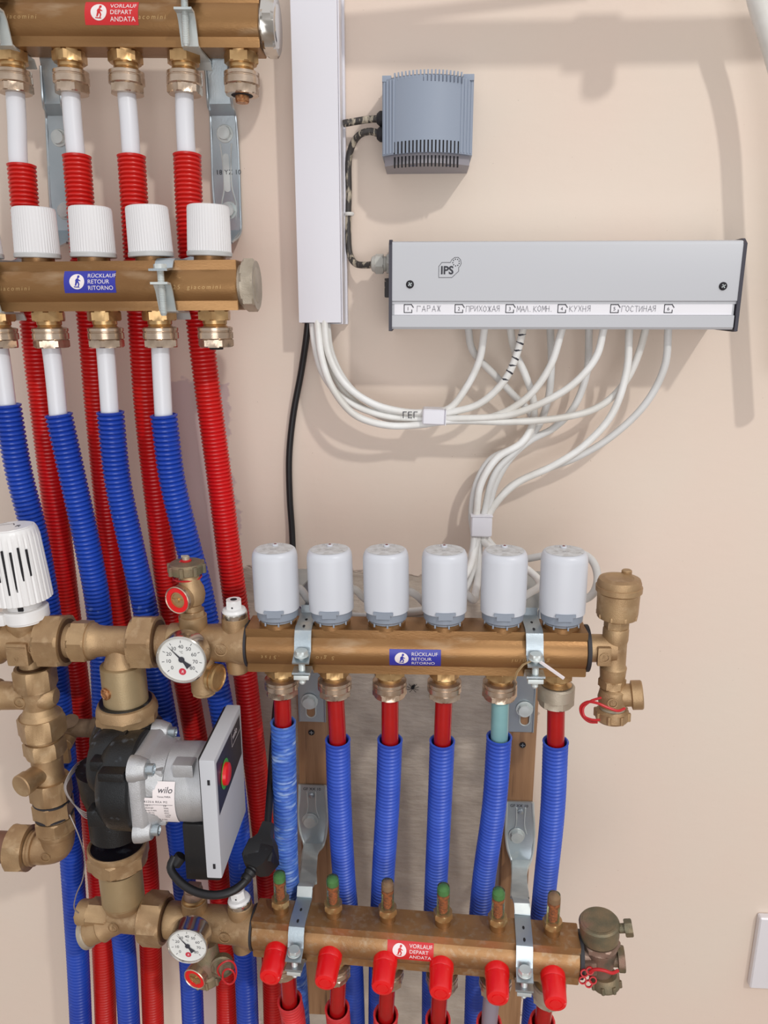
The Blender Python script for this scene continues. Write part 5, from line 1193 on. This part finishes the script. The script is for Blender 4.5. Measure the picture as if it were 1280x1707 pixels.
q = P(641, 480, 30); M = AX((xl_, q.y, q.z), (-1, 0, 0)); obj(G().box((0, 0, 3), (11, 18, 6), M, 1.5), 'rocker_switch', mat('scuffed_black', srgb(46, 40, 40), .5, 0, srgb(150, 135, 120), 300, (.55, .6)), HB, W)

# ------------------------------------------------------------------ white cables
def cable(pts, r=3.5, m=None, label='', group=None):
    return one(G().sweep([P(*q) for q in pts], r, 14, 4), 'signal_cable', m or cablew, label, 'cable', group)
CO = 40; GC = 'white thermostat cables through the first clip'
lead = {1: [(520, 530, 28), (524, 570, 32), (538, 622, 38), (572, 664, 42), (630, 690, 44), (700, 698, 42)],
        2: [(528, 530, 34), (537, 600, 44), (556, 650, 50), (592, 692, 52), (645, 709, 50), (702, 708, 46)],
        3: [(540, 530, 34), (548, 590, 42), (575, 640, 48), (620, 672, 48), (670, 686, 46), (705, 688, 44)],
        4: [(544, 530, 26), (553, 592, 34), (585, 648, 40), (630, 678, 42), (675, 694, 40), (705, 696, 38)],
        5: [(534, 530, 22), (548, 608, 30), (580, 660, 34), (630, 692, 38), (680, 703, 38), (705, 703, 38)]}
cable(lead[3] + [(748, 681, 42), (777, 646, 42), (799, 600, 46), (808, 545, 55)], label='white cable through the first clip, rising to the leftmost hole of the box', group=GC)
e2 = cable(lead[4] + [(748, 688, 44), (799, 673, 46), (841, 634, 50), (860, 594, 54), (873, 545, 60)], label='white cable with black marker dashes near the box, through the first clip', group=GC)
cable(lead[1] + [(746, 697, 44), (820, 695, 46), (878, 663, 50), (916, 612, 54), (938, 545, 60)], label='white cable from first clip ending under the third label number area', group=GC)
cable(lead[5] + [(746, 699, 48), (847, 692, 50), (905, 671, 54), (958, 638, 58), (994, 594, 60), (1007, 545, 62)], label='white cable from first clip rising in a wide arc under the word КУХНЯ', group=GC)
cable(lead[2] + [(746, 702, 48), (852, 703, 48), (932, 697, 44), (988, 683, 40), (1018, 664, 38), (1045, 632, 38), (1066, 585, 44), (1077, 545, 50)], label='white cable from first clip running lowest and level, ending behind the long arcs', group=GC)
g = G()                                                           # marker dashes round the second cable
c = smooth([P(799, 673, 46), P(841, 634, 50), P(860, 594, 54), P(873, 545, 60)], 1.0)
n = len(c)
for k in range(7):
    i = int(n * (.40 + .085 * k)); i = min(i, n - 3); d = (c[i + 1] - c[i]).normalized()
    M = AX(c[i], d + Vector((.5 if k % 2 else -.5, .2, .3)) * .9); g.lathe([(3.3, -.9), (3.72, -.8), (3.72, .8), (3.3, .9)], M, 14, False)
g.bm.normal_update(); obj(g, 'marker_dash', ink, e2, W)
g = G(); put_text(g, 'ГЕГ', 9, (lambda o_: lambda u, v: o_ + Vector((u, 0, v)))(P(670, 697, 49) + Vector((0, -1, 0))), space=1.0); obj(g, 'marker_letters', ink, e2, W)
GF = 'white actuator cables through the second clip'
acts = []
def aend(i): M = ACT[i]; return M @ Vector((0, 17, 20))
flow = [
 ([(780, 545, 40), (787, 583, 34), (825, 626, 30), (860, 663, 28), (884, 690, 30), (886, 716, 34), (866, 744, 38), (826, 788, 40), (806, 860, 40)], cabled, 'leftmost hole of the box, crossing to the right'),
 ([(850, 545, 40), (857, 583, 34), (876, 626, 30), (889, 668, 30), (888, 705, 36), (870, 737, 42), (828, 764, 42), (802, 806, 42), (794, 860, 42)], cablew, 'second hole, bending behind the first bundle'),
 ([(917, 545, 36), (919, 610, 28), (913, 668, 26), (896, 712, 28), (862, 744, 30), (818, 766, 32), (795, 804, 34), (786, 858, 36)], cabled, 'third hole, straight then curving left'),
 ([(982, 545, 36), (977, 626, 28), (953, 684, 26), (922, 714, 28), (884, 734, 30), (852, 762, 36), (826, 806, 38), (812, 860, 38)], cabled, 'fourth hole, passing behind the level cable'),
 ([(1049, 545, 50), (1044, 620, 48), (1019, 692, 46), (972, 744, 44), (921, 777, 42), (858, 808, 40), (826, 840, 40), (812, 866, 40)], cablew, 'fifth hole, inner one of the two long right arcs'),
 ([(1114, 545, 52), (1108, 610, 48), (1078, 670, 44), (1020, 727, 40), (962, 762, 36), (905, 784, 33), (850, 812, 34), (822, 846, 36), (806, 872, 38)], cabled, 'rightmost hole, outermost long arc')]
tails = [
 [(790, 900, 44), (780, 950, 60), (750, 1015, 90), (650, 1028, 110), (560, 1022, 118), (515, 1000, 128), (497, 980, 138)],
 [(792, 905, 44), (778, 955, 70), (720, 1012, 100), (640, 1016, 120), (606, 996, 132), (590, 982, 140)],
 [(795, 905, 44), (786, 960, 66), (760, 1004, 100), (715, 1010, 122), (694, 992, 132), (680, 985, 140)],
 [(800, 905, 42), (798, 950, 60), (793, 985, 100), (788, 1000, 128), (775, 990, 140)],
 [(806, 900, 42), (822, 915, 60), (880, 950, 80), (900, 975, 110), (880, 990, 132), (866, 996, 142)],
 [(812, 898, 40), (850, 930, 50), (910, 926, 70), (960, 920, 90), (988, 936, 110), (996, 965, 124), (988, 990, 134), (968, 1000, 142)]]
tl = [0, 1, 2, 3, 4, 5]; order = [2, 1, 0, 3, 4, 5]
for k, (pts, m_, lab) in enumerate(flow):
    tt = tails[order[k]]; e = aend(order[k])
    g = G().sweep([P(*q) for q in pts] + [P(*q) for q in tt] + [e], 3.6, 14, 4)
    one(g, 'signal_cable', m_, 'white actuator cable from the %s' % lab.replace(' of the box', '').replace(', straight then curving left', ', curving left lower down'), 'cable', GF)
def clip(px0, px1, py0, py1, off, dp, label, rot=0):
    a, b = P(px0, py1, off + dp), P(px1, py0, off + dp); c = (a + b) / 2
    M = T(c.x, -off - dp / 2 + dp / 2 - dp / 2, c.z) @ Matrix.Rotation(rot, 4, 'Y')
    o = thing('cable_clip', label, 'cable clip', M, 'white cable clips')
    w_, h_ = b.x - a.x, b.z - a.z
    obj(G().box((0, 0, 0), (w_ * .96, dp, h_), None, 3.2, 3), 'band', trunkw, o)
    obj(G().box((w_ * .50, 0, 0), (w_ * .04, dp + 1, h_ * 1.02), None, .5) if px1 - px0 > 38.5 else G().box((0, 0, h_ * .50), (w_ * 1.0, dp + 1, h_ * .05), None, .5), 'lip', trunkw, o)
clip(703, 743, 683, 709, 32, 24, 'white plastic cable clip round the level bundle under the box', .03)
clip(784, 822, 862, 896, 28, 22, 'white plastic cable clip above the fifth actuator', 0)

# ------------------------------------------------------------------ rest
SWp = P(1268, 1532, 11); zb = P(1262, 1650, 11).z; s_ = 82.0
SW = thing('wall_switch', 'white plastic wall switch cut off by the right edge', 'switch', Vector((SWp.x + s_ / 2, 0, zb)))
h_ = SWp.z - zb
obj(G().box((0, -5, h_ / 2), (s_, 10.5, h_), None, 4, 3), 'frame', switchw, SW); obj(G().box((4, -10.8, h_ / 2), (s_ - 36, 4, h_ - 30), None, 1.2), 'rocker', switchw, SW)
# pipes along the wall just above the view; the lamp throws their shadows on the wall
LAMP = Vector((1290, -2330, 3230))
def above(px, py, d): q = P(px, py, 0); return q + (LAMP - q) * (d / 2330)
one(G().sweep([P(1252, -60, 46), P(1263, 0, 46), P(1279, 52, 46), P(1303, 140, 50), P(1316, 260, 54), P(1321, 420, 54), P(1323, 640, 50)], 8.5, 24, 4), 'white_hose', cablew, 'white plastic hose curving out of the top right corner', 'hose')
g = G().sweep([above(560, 74, 135), above(900, 72, 135), above(1215, 66, 135), above(1300, 62, 135)], 15, 28, 5); g.cyl(19, -18, 18, AX(above(985, 73, 135), (1, 0, 0)), 1.5); g.cyl(13, 0, 34, AX(above(1000, 80, 135), (0, 0, -1)), 2)
one(g, 'overhead_pipe', whitepipe, 'white pipe with a tee running along the wall just above the view', 'pipe')
one(G().sweep([above(540, 38, 105), above(700, 22, 105), above(980, -12, 105)], 4.5, 16, 5), 'overhead_cable', whitepipe, 'thin white conduit sloping along the wall above the view', 'conduit')
# dead spider
SPD = thing('spider', 'small dark spider on the plaster between third and fourth fittings', 'spider', T(P(688, 1146, 2)))
g = G(); g.lathe([(0, -2.6), (1.4, -2), (1.9, 0), (1.4, 2), (0, 2.6)], AX((0, 0, 0), (.5, 0, 1)), 12); g.lathe([(0, -1.6), (1.1, 0), (0, 1.6)], AX((1.6, -.2, 2.8), (.5, 0, 1)), 10); obj(g, 'body', dark, SPD)
for k in range(8):
    a = -1.0 + (k % 4) * .62; s = 1 if k < 4 else -1
    obj(G().sweep([(0, 0, 0), (s * 3 * math.cos(a), -2.4, 3 * math.sin(a)), (s * 7 * math.cos(a), .8, 6.5 * math.sin(a) - 1)], .28, 6, .7), 'leg', dark, SPD)
